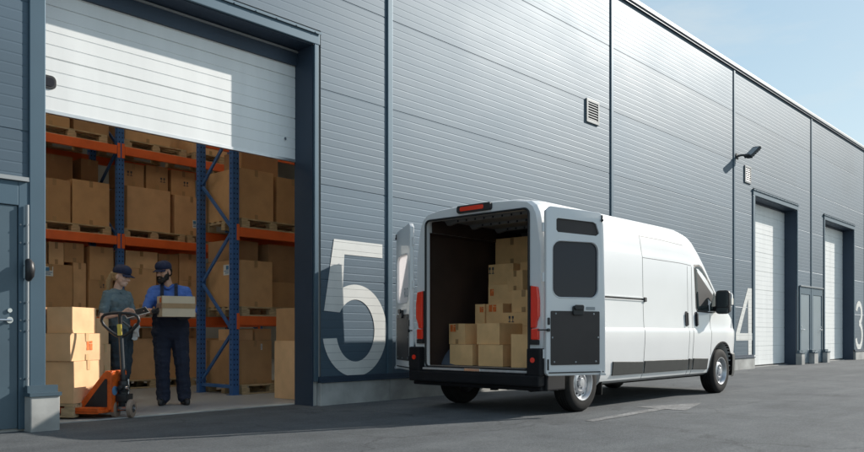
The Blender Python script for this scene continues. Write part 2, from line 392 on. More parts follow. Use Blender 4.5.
# roof edge capping
mb = MB(); mb.box((WEST-.3, D-.075, TOPZ+.03), (EAST+.3, D+.35, TOPZ+.12)); wb(mb, 'roof_capping', M['cap'], bevel=.012)
mb = MB(); mb.box((WEST-.2, D-.05, TOPZ-.015), (EAST+.2, D+.05, TOPZ+.03)); wb(mb, 'eaves_gap', M['trimdark'])
# plinth runs with drip flashing
PL = [(WEST, 1.78), (6.62, 7.86), (7.868, 14.06), (14.068, 20.22), (20.228, 21.55), (31.22, 32.55), (32.558, 44.9), (44.908, EAST)]
for a, b_ in PL:
    mb = MB(); mb.box((a, D-.055, -.05), (b_, D+.02, .292)); pl = wb(mb, 'plinth', M['conc'], bevel=.008)
    mb = MB(); mb.box((a-.006, D-.075, .294), (b_+.004, D-.001, .312)); mb.box((a-.006, D-.03, .312), (b_+.004, D-.002, .372))
    for i, v in enumerate(mb.v): mb.v[i] = v + Vector((-14, -8, 0))
    mb.build('drip_flashing', M['trimdark'], pl)
# door openings: reveals, jamb posts, lintel trims, sectional shutters
for k, (s0, s1, hh) in enumerate(OP):
    mb = MB()
    mb.box((s0-.005, D+.004, 0), (s0+.012, 8.31, hh)); mb.box((s1-.012, D+.004, 0), (s1+.005, 8.31, hh)); mb.box((s0, D+.004, hh-.012), (s1, 8.31, hh+.004))
    rv = wb(mb, 'door_reveal', M['trimdark'])
    mb = MB()
    mb.box((s0-.15 if k != 2 else s0-.10, D-.03, .36), (s0, D+.003, hh)); mb.box((s1, D-.03, .36 if k else .31), (s1+.065, D+.003, hh))
    mb.box((s0-.15 if k != 2 else s0-.10, D-.034, hh), (s1+.085, D+.003, hh+.15))
    fr = wb(mb, 'door_frame', M['trim'], bevel=.008)
    mb = MB(); mb.box((s0-.16, D-.055, hh+.15), (s1+.10, D-.002, hh+.162)); mb.box((s0-.16, D-.055, hh+.13), (s1+.10, D-.049, hh+.15))
    for q in range(12): mb.cyl((s0 + (s1-s0)*q/11, D-.060, hh+.14), (s0 + (s1-s0)*q/11, D-.045, hh+.14), .009, n=8)
    for i, v in enumerate(mb.v): mb.v[i] = v + Vector((-14, -8, 0))
    mb.build('lintel_trim', M['trim'], fr)
    zb = 3.19 if k == 0 else .05
    mb = MB(); pr = [(zb, .0)]; z = zb
    if k == 0: top = 4.95
    else: top = 4.9
    i = 0
    while z < top:
        z += .1325; i += 1
        d = .016 if i % 4 == 0 else .006; wdt = .007 if i % 4 == 0 else .005
        pr += [(z-wdt, 0), (z-wdt*.5, d), (z+wdt*.5, d), (z+wdt, 0)]
    vs = []
    for z_, d in pr: vs += [(s0-.1, 8.30+d, z_), (s1+.1, 8.30+d, z_)]
    mb.add(vs, [(2*q, 2*q+1, 2*q+3, 2*q+2) for q in range(len(pr)-1)])
    mb.add([(s0-.1, 8.30, zb), (s1+.1, 8.30, zb), (s1+.1, 8.345, zb), (s0-.1, 8.345, zb)], [(0,1,2,3)])
    mb.add([(s0-.1, 8.345, zb), (s1+.1, 8.345, zb), (s1+.1, 8.345, top), (s0-.1, 8.345, top)], [(0,1,2,3)])
    so = wb(mb, 'roller_shutter', M['white_door'])
    mb = MB(); mb.box((s0-.1, 8.293, zb-.035), (s1+.1, 8.34, zb-.001)); mb.v = [v + Vector((-14,-8,0)) for v in mb.v]; mb.build('bottom_seal', M['steel'] if k == 0 else M['black'], so)
    if k == 0:
        mb = MB(); pl_ = rrect(3.215, 3.475, 3.40, 3.535, .05); mb.prism(pl_, lambda x, z_: (x-14, 8.30-8, z_), lambda x, z_: (x-14, 8.285-8, z_))
        hd = mb.build('shutter_handle', M['black'], so, bevel=.004)
        mb = MB(); pl2 = rrect(3.24, 3.45, 3.425, 3.51, .03); mb.prism(pl2, lambda x, z_: (x-14, 8.286-8, z_), lambda x, z_: (x-14, 8.280-8, z_)); mb.build('handle_grip', M['hole'], hd)
        mb = MB(); mb.cyl((6.36, 8.30, 3.43), (6.36, 8.285, 3.43), .02); mb.v = [v + Vector((-14,-8,0)) for v in mb.v]; mb.build('lock', M['chrome'], so)
        mb = MB(); mb.box((s0-.1, 8.26, 4.40), (s1+.1, 8.299, 4.62)); wb(mb, 'shutter_header', M['trimdark'])
        mb = MB(); mb.box((s0-.1, 8.238, 4.56), (s1+.1, 8.258, 4.585)); wb(mb, 'header_rail', M['cap'])
    else:
        mb = MB(); mb.box((s0-.1, 8.262, 4.56), (s1+.1, 8.299, 4.66)); wb(mb, 'shutter_header', M['trimdark'])
# concrete feet of the door posts
for a, b_, hh in ((3.03, 3.30, .33), (25.02, 25.30, .33), (26.22, 26.58, .33), (27.52, 27.80, .33)):
    mb = MB(); mb.box((a, D-.16, -.05), (b_, D+.01, hh)); f_ = wb(mb, 'plinth', M['conc'], bevel=.01)
    mb = MB(); mb.box((a-.012, D-.175, hh+.001), (b_+.012, D+.012, hh+.035)); mb.box((a-.006, D-.10, hh+.035), (b_+.006, D-.03, hh+.10)); mb.v = [v + Vector((-14,-8,0)) for v in mb.v]; mb.build('drip_flashing', M['door'], f_)
# personnel doors
def service_door(s0, s1, handle_at, sgn, leaf='door'):
    mb = MB()
    mb.box((s0, D-.02, .02), (s0+.10, D+.02, 2.36)); mb.box((s1-.10, D-.02, .02), (s1, D+.02, 2.36)); mb.box((s0+.10, D-.019, 2.13), (s1-.10, D+.02, 2.36))
    dr = wb(mb, 'service_door', M['trim'], bevel=.006)
    sh_ = Vector((-14, -8, 0))
    mb = MB(); mb.box((s0+.104, D-.004, .03), (s1-.104, D+.015, 2.126)); mb.v = [v+sh_ for v in mb.v]; mb.build('door_leaf', M[leaf], dr, bevel=.004)
    mb = MB(); x = handle_at
    mb.cyl((x, D-.005, 1.05), (x, D-.06, 1.05), .012, n=12); mb.tube([(x, D-.06, 1.05), (x-.06*sgn, D-.064, 1.05), (x-.15*sgn, D-.06, 1.05)], .011, 10)
    mb.cyl((x, D-.004, 1.05), (x, D-.014, 1.05), .03, n=16); mb.cyl((x, D-.004, 1.14), (x, D-.02, 1.14), .02, n=16)
    mb.v = [v+sh_ for v in mb.v]; mb.build('door_handle', M['chrome'], dr, smooth=40)
    return dr
d1 = service_door(1.86, 3.075, 2.90, 1)
service_door(25.30, 26.345, 25.48, -1, 'doorgloss'); service_door(26.455, 27.52, 27.36, 1, 'doorgloss')
sh_ = Vector((-14, -8, 0))
mb = MB(); mb.cyl((3.045, D-.045, .37), (3.045, D-.045, 2.14), .014, n=12)
for z in (.5, 1.05, 1.22, 1.78, 1.95, .95): mb.cyl((3.045, D-.062, z), (3.045, D-.01, z), .009, n=8); mb.cyl((2.99, D-.03, z), (2.99, D-.015, z), .008, n=8)
mb.v = [v+sh_ for v in mb.v]; mb.build('corner_rod', M['cap'], d1, smooth=40)
mb = MB(); mb.tube([(3.05, D-.05, 1.44), (3.05, D-.085, 1.47), (3.05, D-.095, 1.525), (3.05, D-.085, 1.58), (3.05, D-.05, 1.61)], [.03,.04,.043,.04,.03], 12)
mb.v = [v+sh_ for v in mb.v]; mb.build('door_buffer', M['black'], d1, smooth=50)
mb = MB(); mb.box((WEST, D-.05, 2.36), (3.06, D+.0, 2.375)); mb.box((1.86, D-.045, 2.375), (3.06, D-.01, 2.40)); wb(mb, 'lintel_flashing', M['cap'])
mb = MB(); mb.box((25.3, D-.05, 2.36), (27.52, D+.0, 2.39)); wb(mb, 'lintel_flashing', M['cap'])
# painted numbers
def numeral(polys):
    mb = MB()
    for pl_ in polys: mb.prism(pl_, lambda x, z_: (x-14, D-.007-8, z_), lambda x, z_: (x-14, D-.011-8, z_))
    return mb
def arc(cx, cz, rx, rz, a0, a1, n=28): return [(cx+rx*math.cos(R(a0+(a1-a0)*k/n)), cz+rz*math.sin(R(a0+(a1-a0)*k/n))) for k in range(n+1)]
def ringpolys(cx, cz, rx, rz, th, a0, a1, n=40):
    o = arc(cx, cz, rx, rz, a0, a1, n); i = arc(cx, cz, rx-th, rz-th, a0, a1, n)
    return [[o[k], o[k+1], i[k+1], i[k]] for k in range(n)]
GROOVES = sorted({round(a + (b_-a)*k/12, 4) for a, b_ in zip(JOINTS[:-1], JOINTS[1:]) for k in range(13)})
def clip_z(poly, zc, keep_above):
    out = []
    for (x0, z0), (x1, z1) in zip(poly, poly[1:] + poly[:1]):
        i0, i1 = (z0 >= zc) == keep_above, (z1 >= zc) == keep_above
        if i0: out.append((x0, z0))
        if i0 != i1: t_ = (zc-z0)/(z1-z0); out.append((x0 + t_*(x1-x0), zc))
    return out
def grooved(poly):
    out = []
    for ga, gb in zip(GROOVES[:-1], GROOVES[1:]):
        q = clip_z(poly, ga+.0014, True)
        if len(q) > 2: q = clip_z(q, gb-.0014, False)
        if len(q) > 2: out.append(q)
    return out
def quads_num(strips, name='numeral'):
    mb = MB(); n80 = len(strips) == 80
    strips = [(q, i_q) for i_q, p_ in enumerate(strips) for q in grooved(list(p_))]
    for q, i_q in strips: mb.add([(x-14, D-.011-8-(.0006 if n80 and i_q >= 40 else 0), z_) for x, z_ in q], [tuple(range(len(q)))])
    # thin paint skin with its own edge
    me_bm = MB(); me_bm.v, me_bm.f, me_bm.mi = mb.v, mb.f, mb.mi
    o = me_bm.build(name, M['numeral'], wh)
    return o
o_ = arc(7.262, .965, .578, .615, 113.6, -170, 54); i_ = arc(7.262, .965, .345, .415, 145, -166, 54)
five = [[(6.88,2.16),(7.76,2.16),(7.76,1.97),(7.06,1.97)], [(6.88,2.16),(7.06,1.97),o_[0],i_[0],(6.71,1.22)], ]
five += [[(6.72,1.22),(6.975,1.22),(7.06,1.97),(6.88,2.16)]][:0]
five += [[o_[k], o_[k+1], i_[k+1], i_[k]] for k in range(54)]
quads_num(five)
four = [[(21.17,2.13),(21.44,2.13),(21.44,.36),(21.20,.36)], [(20.36,.94),(20.36,.75),(21.62,.75),(21.62,.94)], [(20.36,.94),(20.62,.94),(21.24,1.90),(21.17,2.13)]]
quads_num(four[:1] + [[(20.36,.94),(20.36,.75),(21.20,.75),(21.20,.94)], [(21.44,.94),(21.44,.75),(21.62,.75),(21.62,.94)], [(20.36,.94),(20.62,.94),(21.175,1.83),(21.17,2.13)]])
quads_num(ringpolys(31.82, 1.66, .44, .45, .2, 165, -90) + ringpolys(31.82, .87, .5, .53, .2, 90, -165))
# louvred vents
for (a, b_, z0, z1) in ((13.10, 13.56, 4.92, 5.36), (20.92, 21.36, 4.88, 5.32)):
    mb = MB(); 
    mb.box((a, D-.034, z0), (a+.05, D-.002, z1)); mb.box((b_-.05, D-.034, z0), (b_, D-.002, z1)); mb.box((a+.05, D-.034, z0), (b_-.05, D-.002, z0+.05)); mb.box((a+.05, D-.034, z1-.05), (b_-.05, D-.002, z1))
    vt = wb(mb, 'vent_grille', M['vent'], bevel=.004)
    mb = MB(); mb.box((a+.05, D-.012, z0+.05), (b_-.05, D-.008, z1-.05)); mb.v = [v+sh_ for v in mb.v]; mb.build('vent_backing', M['hole'], vt)
    mb = MB()
    for q in range(7):
        zc = z0+.075+q*(z1-z0-.13)/6.4
        mb.add([(a+.05, D-.032, zc-.018), (b_-.05, D-.032, zc-.018), (b_-.05, D-.014, zc+.012), (a+.05, D-.014, zc+.012), (a+.05, D-.036, zc-.016), (b_-.05, D-.036, zc-.016), (b_-.05, D-.018, zc+.014), (a+.05, D-.018, zc+.014)], [(0,1,2,3),(7,6,5,4),(0,4,5,1),(2,6,7,3),(1,5,6,2),(3,7,4,0)])
    mb.v = [v+sh_ for v in mb.v]; mb.build('louvres', M['vent'], vt)
# floodlight on its arm
fl = empty('wall_floodlight', (20.36, D, 5.45)); tag(fl, 'black floodlight on a short arm fixed high on the facade seam above the small vent', 'floodlight')
mb = MB(); mb.box((-.07, -.05, -.07), (.07, -.03, .07)); mb.tube([(0,-.04,0),(.02,-.12,.02),(.22,-.26,.05)], .028, 10); mb.build('bracket_arm', M['lampbody'], fl, smooth=40)
hx = Matrix.Translation((.36, -.30, .13)) @ Matrix.Scale(.78, 4) @ Euler((R(10), R(-42), R(-30))).to_matrix().to_4x4()
mb = MB(); mb.box((-.26, -.16, -.045), (.26, .16, .045), hx)
for q in range(5): mb.box((-.22+q*.1, -.13, -.085), (-.20+q*.1, .13, -.045), hx)
lh = mb.build('lamp_head', M['lampbody'], fl, bevel=.012)
mb = MB(); mb.box((-.21, -.125, .046), (.21, .125, .05), hx); mb.build('lamp_glass', M['lampglass'], lh)

# ------------------------------------------------------------------ pallet racks
def rack(name, label, frames, n0, n1, top, levels, s0, s1):
    o = empty(name, (frames[0], n0, 0)); tag(o, label, 'pallet rack')
    ox, oy = frames[0], n0
    for s in frames:
        for n in (n0, n1):
            mb = MB(); x = s-ox; y = n-oy; wd = .055; dp = .045
            mb.box((x-wd, y-dp, .012), (x-wd+.012, y+dp, top)); mb.box((x+wd-.012, y-dp, .012), (x+wd, y+dp, top)); mb.box((x-wd+.012, y-dp, .012), (x+wd-.012, y-dp+.01, top))
            mb.box((x-.09, y-.07, .007), (x+.09, y+.07, .0119))
            mb.m = 1; z = .15
            while z < top:
                for dx in (-.026, .026): mb.box((x+dx-.008, y-dp-.0015, z), (x+dx+.008, y-dp-.0005, z+.024))
                mb.box((x-wd-.0015, y-.012, z), (x-wd-.0005, y+.006, z+.024))
                z += .075
            mb.build('upright_post', [M['rackblue'], M['hole']], o)
        zz = .22; k = 0
        mb = MB(); x = s-ox
        mb.bar((x, .045, .13), (x, n1-n0-.045, .13), .04, .05); mb.build('cross_brace', M['rackblue'], o)
        while zz + .75 < top:
            a, b_ = (.05, n1-n0-.05) if k % 2 else (n1-n0-.05, .05)
            mb = MB(); mb.bar((x, a, zz), (x, b_, zz+.72), .03, .045); mb.build('cross_brace', M['rackblue'], o)
            zz += .76; k += 1
    fr = sorted(frames)
    for lv in levels:
        for n in (n0-.005, n1+.005):
            for a, b_ in zip(fr[:-1], fr[1:]):
                mb = MB(); y = n-oy; xa, xb = a-ox+.057, b_-ox-.057; yy = y-.045 if n < (n0+n1)/2 else y-.02
                mb.box((xa+.01, yy, lv-.07), (xb-.01, yy+.05, lv+.07))
                bm_ = mb.build('load_beam', M['rackorange'], o, bevel=.006)
                mb = MB()
                for xx in (xa-.045, xb-.005): mb.box((xx, yy-.006, lv-.13), (xx+.05, yy+.001, lv+.11))
                mb.build('beam_bracket', M['rackorange'], bm_, bevel=.003)
    return o
LV = (1.12, 2.45, 3.93)
rack('pallet_rack', 'blue and orange pallet rack along the back, behind the two workers', [6.30, 9.05, 3.55], 12.6, 13.6, 6.2, LV, 3.5, 9.2)
rack('pallet_rack', 'nearer pallet rack with the blue braced end frame right of the bearded man', [6.88, 9.6], 10.2, 11.1, 6.2, LV, 6.9, 9.6)

# ------------------------------------------------------------------ pallets and boxes
def pallet(loc, label, L=1.2, W_=.8, rz=0., group='wooden pallets'):
    o = empty('wooden_pallet', loc, rz); tag(o, label, 'pallet', group)
    mb = MB()
    for k in range(7):
        y = -W_/2 + k*(W_-.1)/6; mb.box((-L/2, y+.004, .122), (L/2, y+.09+random.uniform(-.006,.006), .144))
    mb.build('deck_boards', M['wood'], o)
    mb = MB()
    for x in (-L/2, -.05, L/2-.1): mb.box((x, -W_/2, .100), (x+.1, W_/2, .1215))
    for x in (-L/2, -.07, L/2-.14):
        for y in (-W_/2, -.05, W_/2-.1): mb.box((x+.002, y+.002, .022), (x+.14, y+.1, .0995))
    mb.build('blocks', M['wood'], o)
    mb = MB()
    for y in (-W_/2, -.05, W_/2-.1): mb.box((-L/2, y, 0), (L/2, y+.1, .0215))
    mb.build('bottom_boards', M['wood'], o)
    return o
def wobble_box(mb, sx, sy, sz, seed):
    # a carton: subdivided box with very slightly bulged faces
    rnd = random.Random(seed); n = 4; vs = []; idx = {}; fs = []
    def vid(i, j, k):
        key = (i, j, k)
        if key not in idx:
            x, y, z = i/n-.5, j/n-.5, k/n
            b_ = .006*rnd.uniform(.2, 1.)
            px, py, pz = x*sx, y*sy, z*sz
            fx = (1-(2*y)**2)*(1-(2*z-1)**2); fy = (1-(2*x)**2)*(1-(2*z-1)**2)
            if i in (0, n): px += math.copysign(b_*fx, x)
            if j in (0, n): py += math.copysign(b_*fy, y)
            idx[key] = len(vs); vs.append((px, py, pz))
        return idx[key]
    for a in range(n):
        for b_ in range(n):
            fs += [(vid(a,0,b_), vid(a+1,0,b_), vid(a+1,0,b_+1), vid(a,0,b_+1)), (vid(a,n,b_), vid(a,n,b_+1), vid(a+1,n,b_+1), vid(a+1,n,b_)),
                   (vid(0,a,b_), vid(0,a,b_+1), vid(0,a+1,b_+1), vid(0,a+1,b_)), (vid(n,a,b_), vid(n,a+1,b_), vid(n,a+1,b_+1), vid(n,a,b_+1)),
                   (vid(a,b_,0), vid(a,b_+1,0), vid(a+1,b_+1,0), vid(a+1,b_,0)), (vid(a,b_,n), vid(a+1,b_,n), vid(a+1,b_+1,n), vid(a,b_+1,n))]
    mb.add(vs, fs)
cnt = [0]
def carton(cx, cy, z, sx, sy, sz, label, rz=0., mat=None, tape='x', mark=None, group='cardboard boxes', name='cardboard_box', tmat='tape', along=True):
    """tape 'x': strip on the -y/+y faces; 'y': strip on the -x/+x faces"""
    cnt[0] += 1; i = cnt[0]
    mb = MB(); wobble_box(mb, sx, sy, sz, i)
    o = mb.build(name, M[mat or 'card%d' % (i*7 % 5)], None, fixn=True)
    o.location = (cx, cy, z + .001); o.rotation_euler = (0, 0, rz); tag(o, label, 'box', group)
    tw = min(.055, .2*min(sx, sy)); e = .0065; drop = min(.10, sz*.3)
    mb = MB(); off = random.uniform(-.01, .01)
    if tape == 'x':
        mb.box((off-tw/2, -sy/2-e, sz+.0005), (off+tw/2, sy/2+e, sz+.002))
        mb.box((off-tw/2, -sy/2-e-.0012, sz-drop), (off+tw/2, -sy/2-e, sz+.002)); MB().box((off-tw/2, -sy/2-e-.0012, .004), (off+tw/2, -sy/2-e, drop*.8)).build('tape', M[tmat], o)
    elif tape == 'y':
        mb.box((-sx/2-e, off-tw/2, sz+.0005), (sx/2+e, off+tw/2, sz+.002))
        mb.box((-sx/2-e-.0012, off-tw/2, sz-drop), (-sx/2-e, off+tw/2, sz+.002)); MB().box((-sx/2-e-.0012, off-tw/2, .004), (-sx/2-e, off+tw/2, drop*.8)).build('tape', M[tmat], o)
        mb.box((sx/2+e, off-tw/2, sz-drop), (sx/2+e+.0012, off+tw/2, sz+.002)); MB().box((sx/2+e, off-tw/2, .004), (sx/2+e+.0012, off+tw/2, drop*.8)).build('tape', M[tmat], o)
    if mb.v: mb.build('tape', M[tmat], o)
    # flap gap on top
    mb = MB()
    if mark:
        face, kind, u, v, wd, ht = mark      # face: 'x-','y-','x+' ; u,v centre as fractions
        mb = MB(); mb.m = 0
        def put(u0, u1, v0, v1, dd):
            if face == 'y-': mb.box((u0, -sy/2-e-dd-.0008, v0), (u1, -sy/2-e-dd, v1))
            elif face == 'x-': mb.box((-sx/2-e-dd-.0008, u0, v0), (-sx/2-e-dd, u1, v1))
            else: mb.box((sx/2+e+dd, u0, v0), (sx/2+e+dd+.0008, u1, v1))
        span = sx if face == 'y-' else sy
        uc, vc = (u-.5)*span, v*sz
        if kind == 'label':
            put(uc-wd/2, uc+wd/2, vc-ht/2, vc+ht/2, 0); mb.m = 1
            for q in range(4): put(uc-wd*.4, uc+wd*(.38-.12*(q % 2)), vc+ht*(.32-.2*q)-ht*.04, vc+ht*(.32-.2*q)+ht*.04, .001)
            mb.build('shipping_label', [M['paper'], M['ink']], o)
        elif kind == 'bluelabel':
            put(uc-wd/2, uc+wd/2, vc-ht/2, vc+ht/2, 0); mb.m = 1
            put(uc-wd*.4, uc+wd*.05, vc+ht*.02, vc+ht*.4, .001); put(uc-wd*.4, uc+wd*.4, vc-ht*.15, vc-ht*.07, .001); put(uc-wd*.4, uc+wd*.2, vc-ht*.34, vc-ht*.25, .001)
            mb.build('shipping_label', [M['paper'], M['blueink']], o)
        elif kind == 'orange':
            put(uc-wd/2, uc-wd*.06, vc-ht/2, vc+ht*.2, 0); put(uc+wd*.04, uc+wd/2, vc-ht*.5, vc+ht*.5, 0); put(uc-wd/2, uc-wd*.1, vc+ht*.28, vc+ht*.5, 0)
            mb.build('orange_print', M['orangeink'], o)
        elif kind == 'icon':
            for q in (-1, 1):
                put(uc+q*wd*.28-wd*.2, uc+q*wd*.28+wd*.2, vc-ht/2, vc-ht*.36, 0); put(uc+q*wd*.28-wd*.05, uc+q*wd*.28+wd*.05, vc-ht*.36, vc+ht*.1, 0); put(uc+q*wd*.28-wd*.16, uc+q*wd*.28+wd*.16, vc+ht*.1, vc+ht*.5, 0)
            mb.build('handling_mark', M['ink'], o)
    return o
# boxes given by front face on a rack: s0,s1,z0,z1,front n,depth
def shelf(s0, s1, z0, z1, n, dp, label, **kw):
    kw.setdefault('rz', R(random.uniform(-1.6, 1.6)))
    return carton((s0+s1)/2, n+dp/2+.012, z0, s1-s0-.012, dp, z1-z0, label, **kw)
# --- far rack: pallets
for s, lv, lab in ((5.52, 4.0, 'pallet on the top orange beam of the far rack, left of the blue post'), (6.95, 4.0, 'pallet on the top orange beam of the far rack, just right of the blue post'),
                   (8.25, 4.0, 'pallet on the top beam of the far rack beside the braced frame'),
                   (5.58, 2.52, 'pallet on the middle orange beam left of the blue post'), (6.92, 2.52, 'pallet on the middle beam above the workers, right of the blue post'), (8.12, 2.52, 'pallet on the middle beam of the far rack behind the braced blue frame'),
                   (5.58, 1.19, 'pallet on the lowest orange beam of the far rack behind the woman'), (7.0, 1.19, 'pallet on the lowest orange beam behind the held tablet'),  (8.2, 1.19, 'pallet on the lowest beam of the far rack behind the held box'),
                   (6.9, .008, 'pallet on the floor of the far rack between the two workers'), (8.12, .008, 'pallet on the floor of the far rack behind the bearded man'), (5.5, .008, 'pallet on the floor of the far rack behind the pallet truck')):
    pallet((s, 13.1, lv), lab, L=1.15 if s != 5.52 else 1.15, W_=1.0)
T3, T2, T1, T0 = 4.145, 2.665, 1.335, .153
shelf(4.95, 5.53, T3, T3+.8, 12.66, .9, 'dark carton partly under the shutter on the top shelf, nearest the left jamb')
shelf(5.58, 6.16, T3, T3+.75, 12.66, .9, 'top shelf carton beside the blue post, partly under the shutter')
shelf(6.44, 7.25, T3, T3+.7, 12.66, .9, 'wide carton over the double pallet on the top shelf right of the blue post')
shelf(7.68, 8.4, T3, T3+.7, 12.66, .9, 'top shelf carton partly behind the braced blue frame')
shelf(5.0, 5.53, T2, 3.33, 12.66, .9, 'large carton on the middle shelf against the left jamb', mat='card2')
shelf(5.56, 6.17, T2, 3.37, 12.66, .9, 'large square carton on the middle shelf just left of the blue post', mat='card0')
shelf(5.05, 5.72, 3.334, 3.78, 13.0, .5, 'carton lying on top of the middle shelf boxes under the left top beam', mat='card4')
shelf(5.86, 6.16, 3.374, 3.80, 13.05, .45, 'narrow dark carton on the middle shelf stack next to the blue post', mat='card4')
shelf(6.47, 7.26, T2, 3.39, 12.66, .9, 'widest carton on the middle shelf above the two capped workers', mat='card1', tape='')
shelf(7.34, 8.0, T2, 3.35, 12.66, .9, 'middle shelf carton with a pale label beside the braced frame', mat='card1', mark=('y-', 'bluelabel', .62, .3, .12, .14))
shelf(6.42, 6.80, 3.393, 3.78, 12.72, .5, 'small carton on the widest middle shelf box, nearest the blue post', mat='card2', mark=('y-', 'icon', .3, .55, .1, .08))
shelf(6.84, 7.25, 3.393, 3.80, 12.72, .5, 'small carton on the widest middle shelf box, second from the post', mat='card2', mark=('y-', 'icon', .75, .45, .1, .08))
shelf(7.30, 7.78, 3.353, 3.79, 12.72, .5, 'small carton under the top beam nearest the braced blue frame', mat='card0', mark=('y-', 'icon', .6, .5, .1, .08))
# lower shelf, behind workers
shelf(4.85, 5.56, T1, 2.0, 12.66, .9, 'wide carton with a pale label low on the shelf beside the left jamb', mat='card2', mark=('y-', 'bluelabel', .47, .83, .13, .15))
shelf(5.58, 5.80, T1, 2.05, 12.70, .8, 'narrow taped carton on the lowest shelf left of the ponytail', mat='card1')
shelf(5.81, 6.22, T1, 1.79, 12.66, .9, 'lower carton of the pair directly behind the woman\'s shoulder', mat='card2', mark=('y-', 'icon', .55, .8, .08, .06))
shelf(5.82, 6.23, 1.792, 2.33, 12.66, .9, 'upper carton of the pair behind the woman\'s navy cap', mat='card0', tape='x')
shelf(4.85, 5.19, 2.003, 2.35, 12.7, .6, 'carton under the middle beam half hidden by the left jamb', mat='card4')
shelf(5.21, 5.45, 2.003, 2.35, 12.7, .6, 'narrow carton with one tape strip under the middle beam', mat='card3')
shelf(5.46, 5.78, 2.053, 2.36, 12.72, .6, 'small carton under the middle beam on the narrow taped one', mat='card0')
shelf(6.44, 7.0, T1, 2.02, 12.66, .9, 'large carton on the lowest shelf between the two faces', mat='card1')
shelf(6.44, 7.02, 2.023, 2.31, 12.66, .8, 'flat carton under the middle beam between the two navy caps', mat='card3')
shelf(7.04, 7.42, T1, 2.30, 12.68, .8, 'tall carton right behind the bearded man\'s cap', mat='card2')
shelf(7.43, 7.85, T1, 1.86, 12.66, .8, 'lower carton behind the shoulder of the man in blue', mat='card1')
shelf(7.43, 7.85, 1.863, 2.33, 12.66, .8, 'upper taped carton behind the man in blue, under the middle beam', mat='card1')
# floor level of the far rack
shelf(6.42, 7.03, T0, .84, 12.66, .9, 'large carton on the floor pallet seen between the two workers', mat='card1', tape='')
shelf(7.06, 7.5, T0, .84, 12.66, .9, 'floor carton seen between the legs of the man in blue', mat='card0', tape='')
shelf(7.55, 8.3, T0, .84, 12.66, .9, 'floor carton of the far rack left of the braced frame', mat='card1', tape='')
shelf(5.3, 6.1, T0, .84, 12.66, .9, 'floor carton of the far rack behind the handle of the pallet truck', mat='card2', tape='')
shelf(6.44, 6.72, .842, 1.03, 12.72, .5, 'small dark carton under the lowest beam, left one between the workers', mat='card4')
shelf(6.76, 7.03, .842, 1.02, 12.72, .5, 'small dark carton under the lowest beam beside the man\'s hip', mat='card2')
shelf(7.55, 7.9, .842, 1.02, 12.72, .5, 'small carton under the lowest beam right of the man\'s hip', mat='card0')
# --- near rack
for s, lv, lab in ((7.56, 2.52, 'pallet on the middle beam of the nearer rack right of the braced frame'), (7.56, 1.19, 'pallet on the lowest beam of the nearer rack right of the braced frame'), (7.56, .008, 'pallet on the floor inside the nearer rack'), (8.8, 2.52, 'pallet on the middle beam of the nearer rack at the right jamb')):
    pallet((s, 10.65, lv), lab, L=1.15, W_=1.0)
shelf(6.98, 7.63, T2, 3.43, 10.22, .9, 'large carton on the nearer rack\'s middle shelf, just right of the blue braced frame', mat='card0')
shelf(7.68, 8.35, T2, 3.39, 10.22, .9, 'middle shelf carton of the nearer rack beside the dark door jamb', mat='card2')
shelf(7.3, 8.0, 3.432, 3.8, 10.6, .5, 'dark carton on top of the nearer rack\'s middle shelf boxes', mat='card4')
shelf(6.98, 7.61, T1, 2.04, 10.22, .9, 'grey brown carton on the nearer rack\'s lowest shelf with tape top and bottom', mat='card0', mark=('x-', 'bluelabel', .35, .80, .16, .16))
shelf(6.98, 7.50, 2.042, 2.36, 10.45, .6, 'dark carton stacked under the middle beam of the nearer rack', mat='card4', tape='')
shelf(7.64, 8.6, T1, 1.75, 10.4, .7, 'lower dark carton in the shadow behind the right jamb', mat='card2', tape='')
shelf(7.64, 8.6, 1.752, 2.34, 10.4, .7, 'upper dark carton in the shadow behind the right jamb', mat='card4', tape='')
shelf(7.0, 7.61, T0, .82, 10.24, .9, 'grey sided carton on the floor pallet inside the nearer rack', mat='card2', mark=('y-', 'label', .68, .85, .03, .09))
shelf(7.0, 7.30, .822, .99, 10.3, .5, 'small orange brown carton under the nearer rack\'s lowest beam', mat='card1', tape='')
shelf(7.33, 7.64, .822, 1.0, 10.3, .5, 'small carton under the lowest beam right of the orange brown one', mat='card0', tape='')
shelf(6.95, 7.55, .008, .82, 8.80, .5, 'tall plain carton standing on the floor against the right jamb', mat='card3', tape='')
shelf(6.965, 7.5, .822, 1.28, 8.82, .46, 'reddish carton on top of the tall plain carton by the right jamb', mat='card2')

# ------------------------------------------------------------------ pallet truck with its load
F = Vector((-.53, .848, 0)).normalized(); JO = Vector((4.22, 8.41, .004)); JZ = math.atan2(F.y, F.x)
pt = empty('pallet_truck', JO, JZ); tag(pt, 'orange hand pallet truck with black loop handle in the open doorway', 'pallet truck')
for y in (-.19, .19):
    mb = MB(); mb.box((.10, y-.08, .085), (1.45, y+.08, .125)); mb.box((.10, y-.08, .06), (1.45, y-.072, .085)); mb.box((.10, y+.072, .06), (1.45, y+.08, .085))
    mb.build('fork', M['jackorange'], pt, bevel=.008)
    mb = MB(); mb.cyl((1.3, y-.04, .042), (1.3, y+.04, .042), .04, n=18); mb.build('load_roller', M['pu'], pt, smooth=40)
mb = MB()
for y0, y1 in ((-.15, -.135), (.135, .15)):
    mb.prism([(.40,.07),(.10,.07),(.02,.10),(.02,.50),(.07,.52),(.12,.49),(.42,.13)], lambda x, z_: (x, y0, z_), lambda x, z_: (x, y1, z_))
mb.box((.02, -.135, .07), (.045, .135, .50)); mb.box((.02, -.135, .50), (.11, .135, .515)); mb.box((.06, -.27, .068), (.40, .27, .098))
ch = mb.build('chassis', M['jackorange'], pt, bevel=.006)
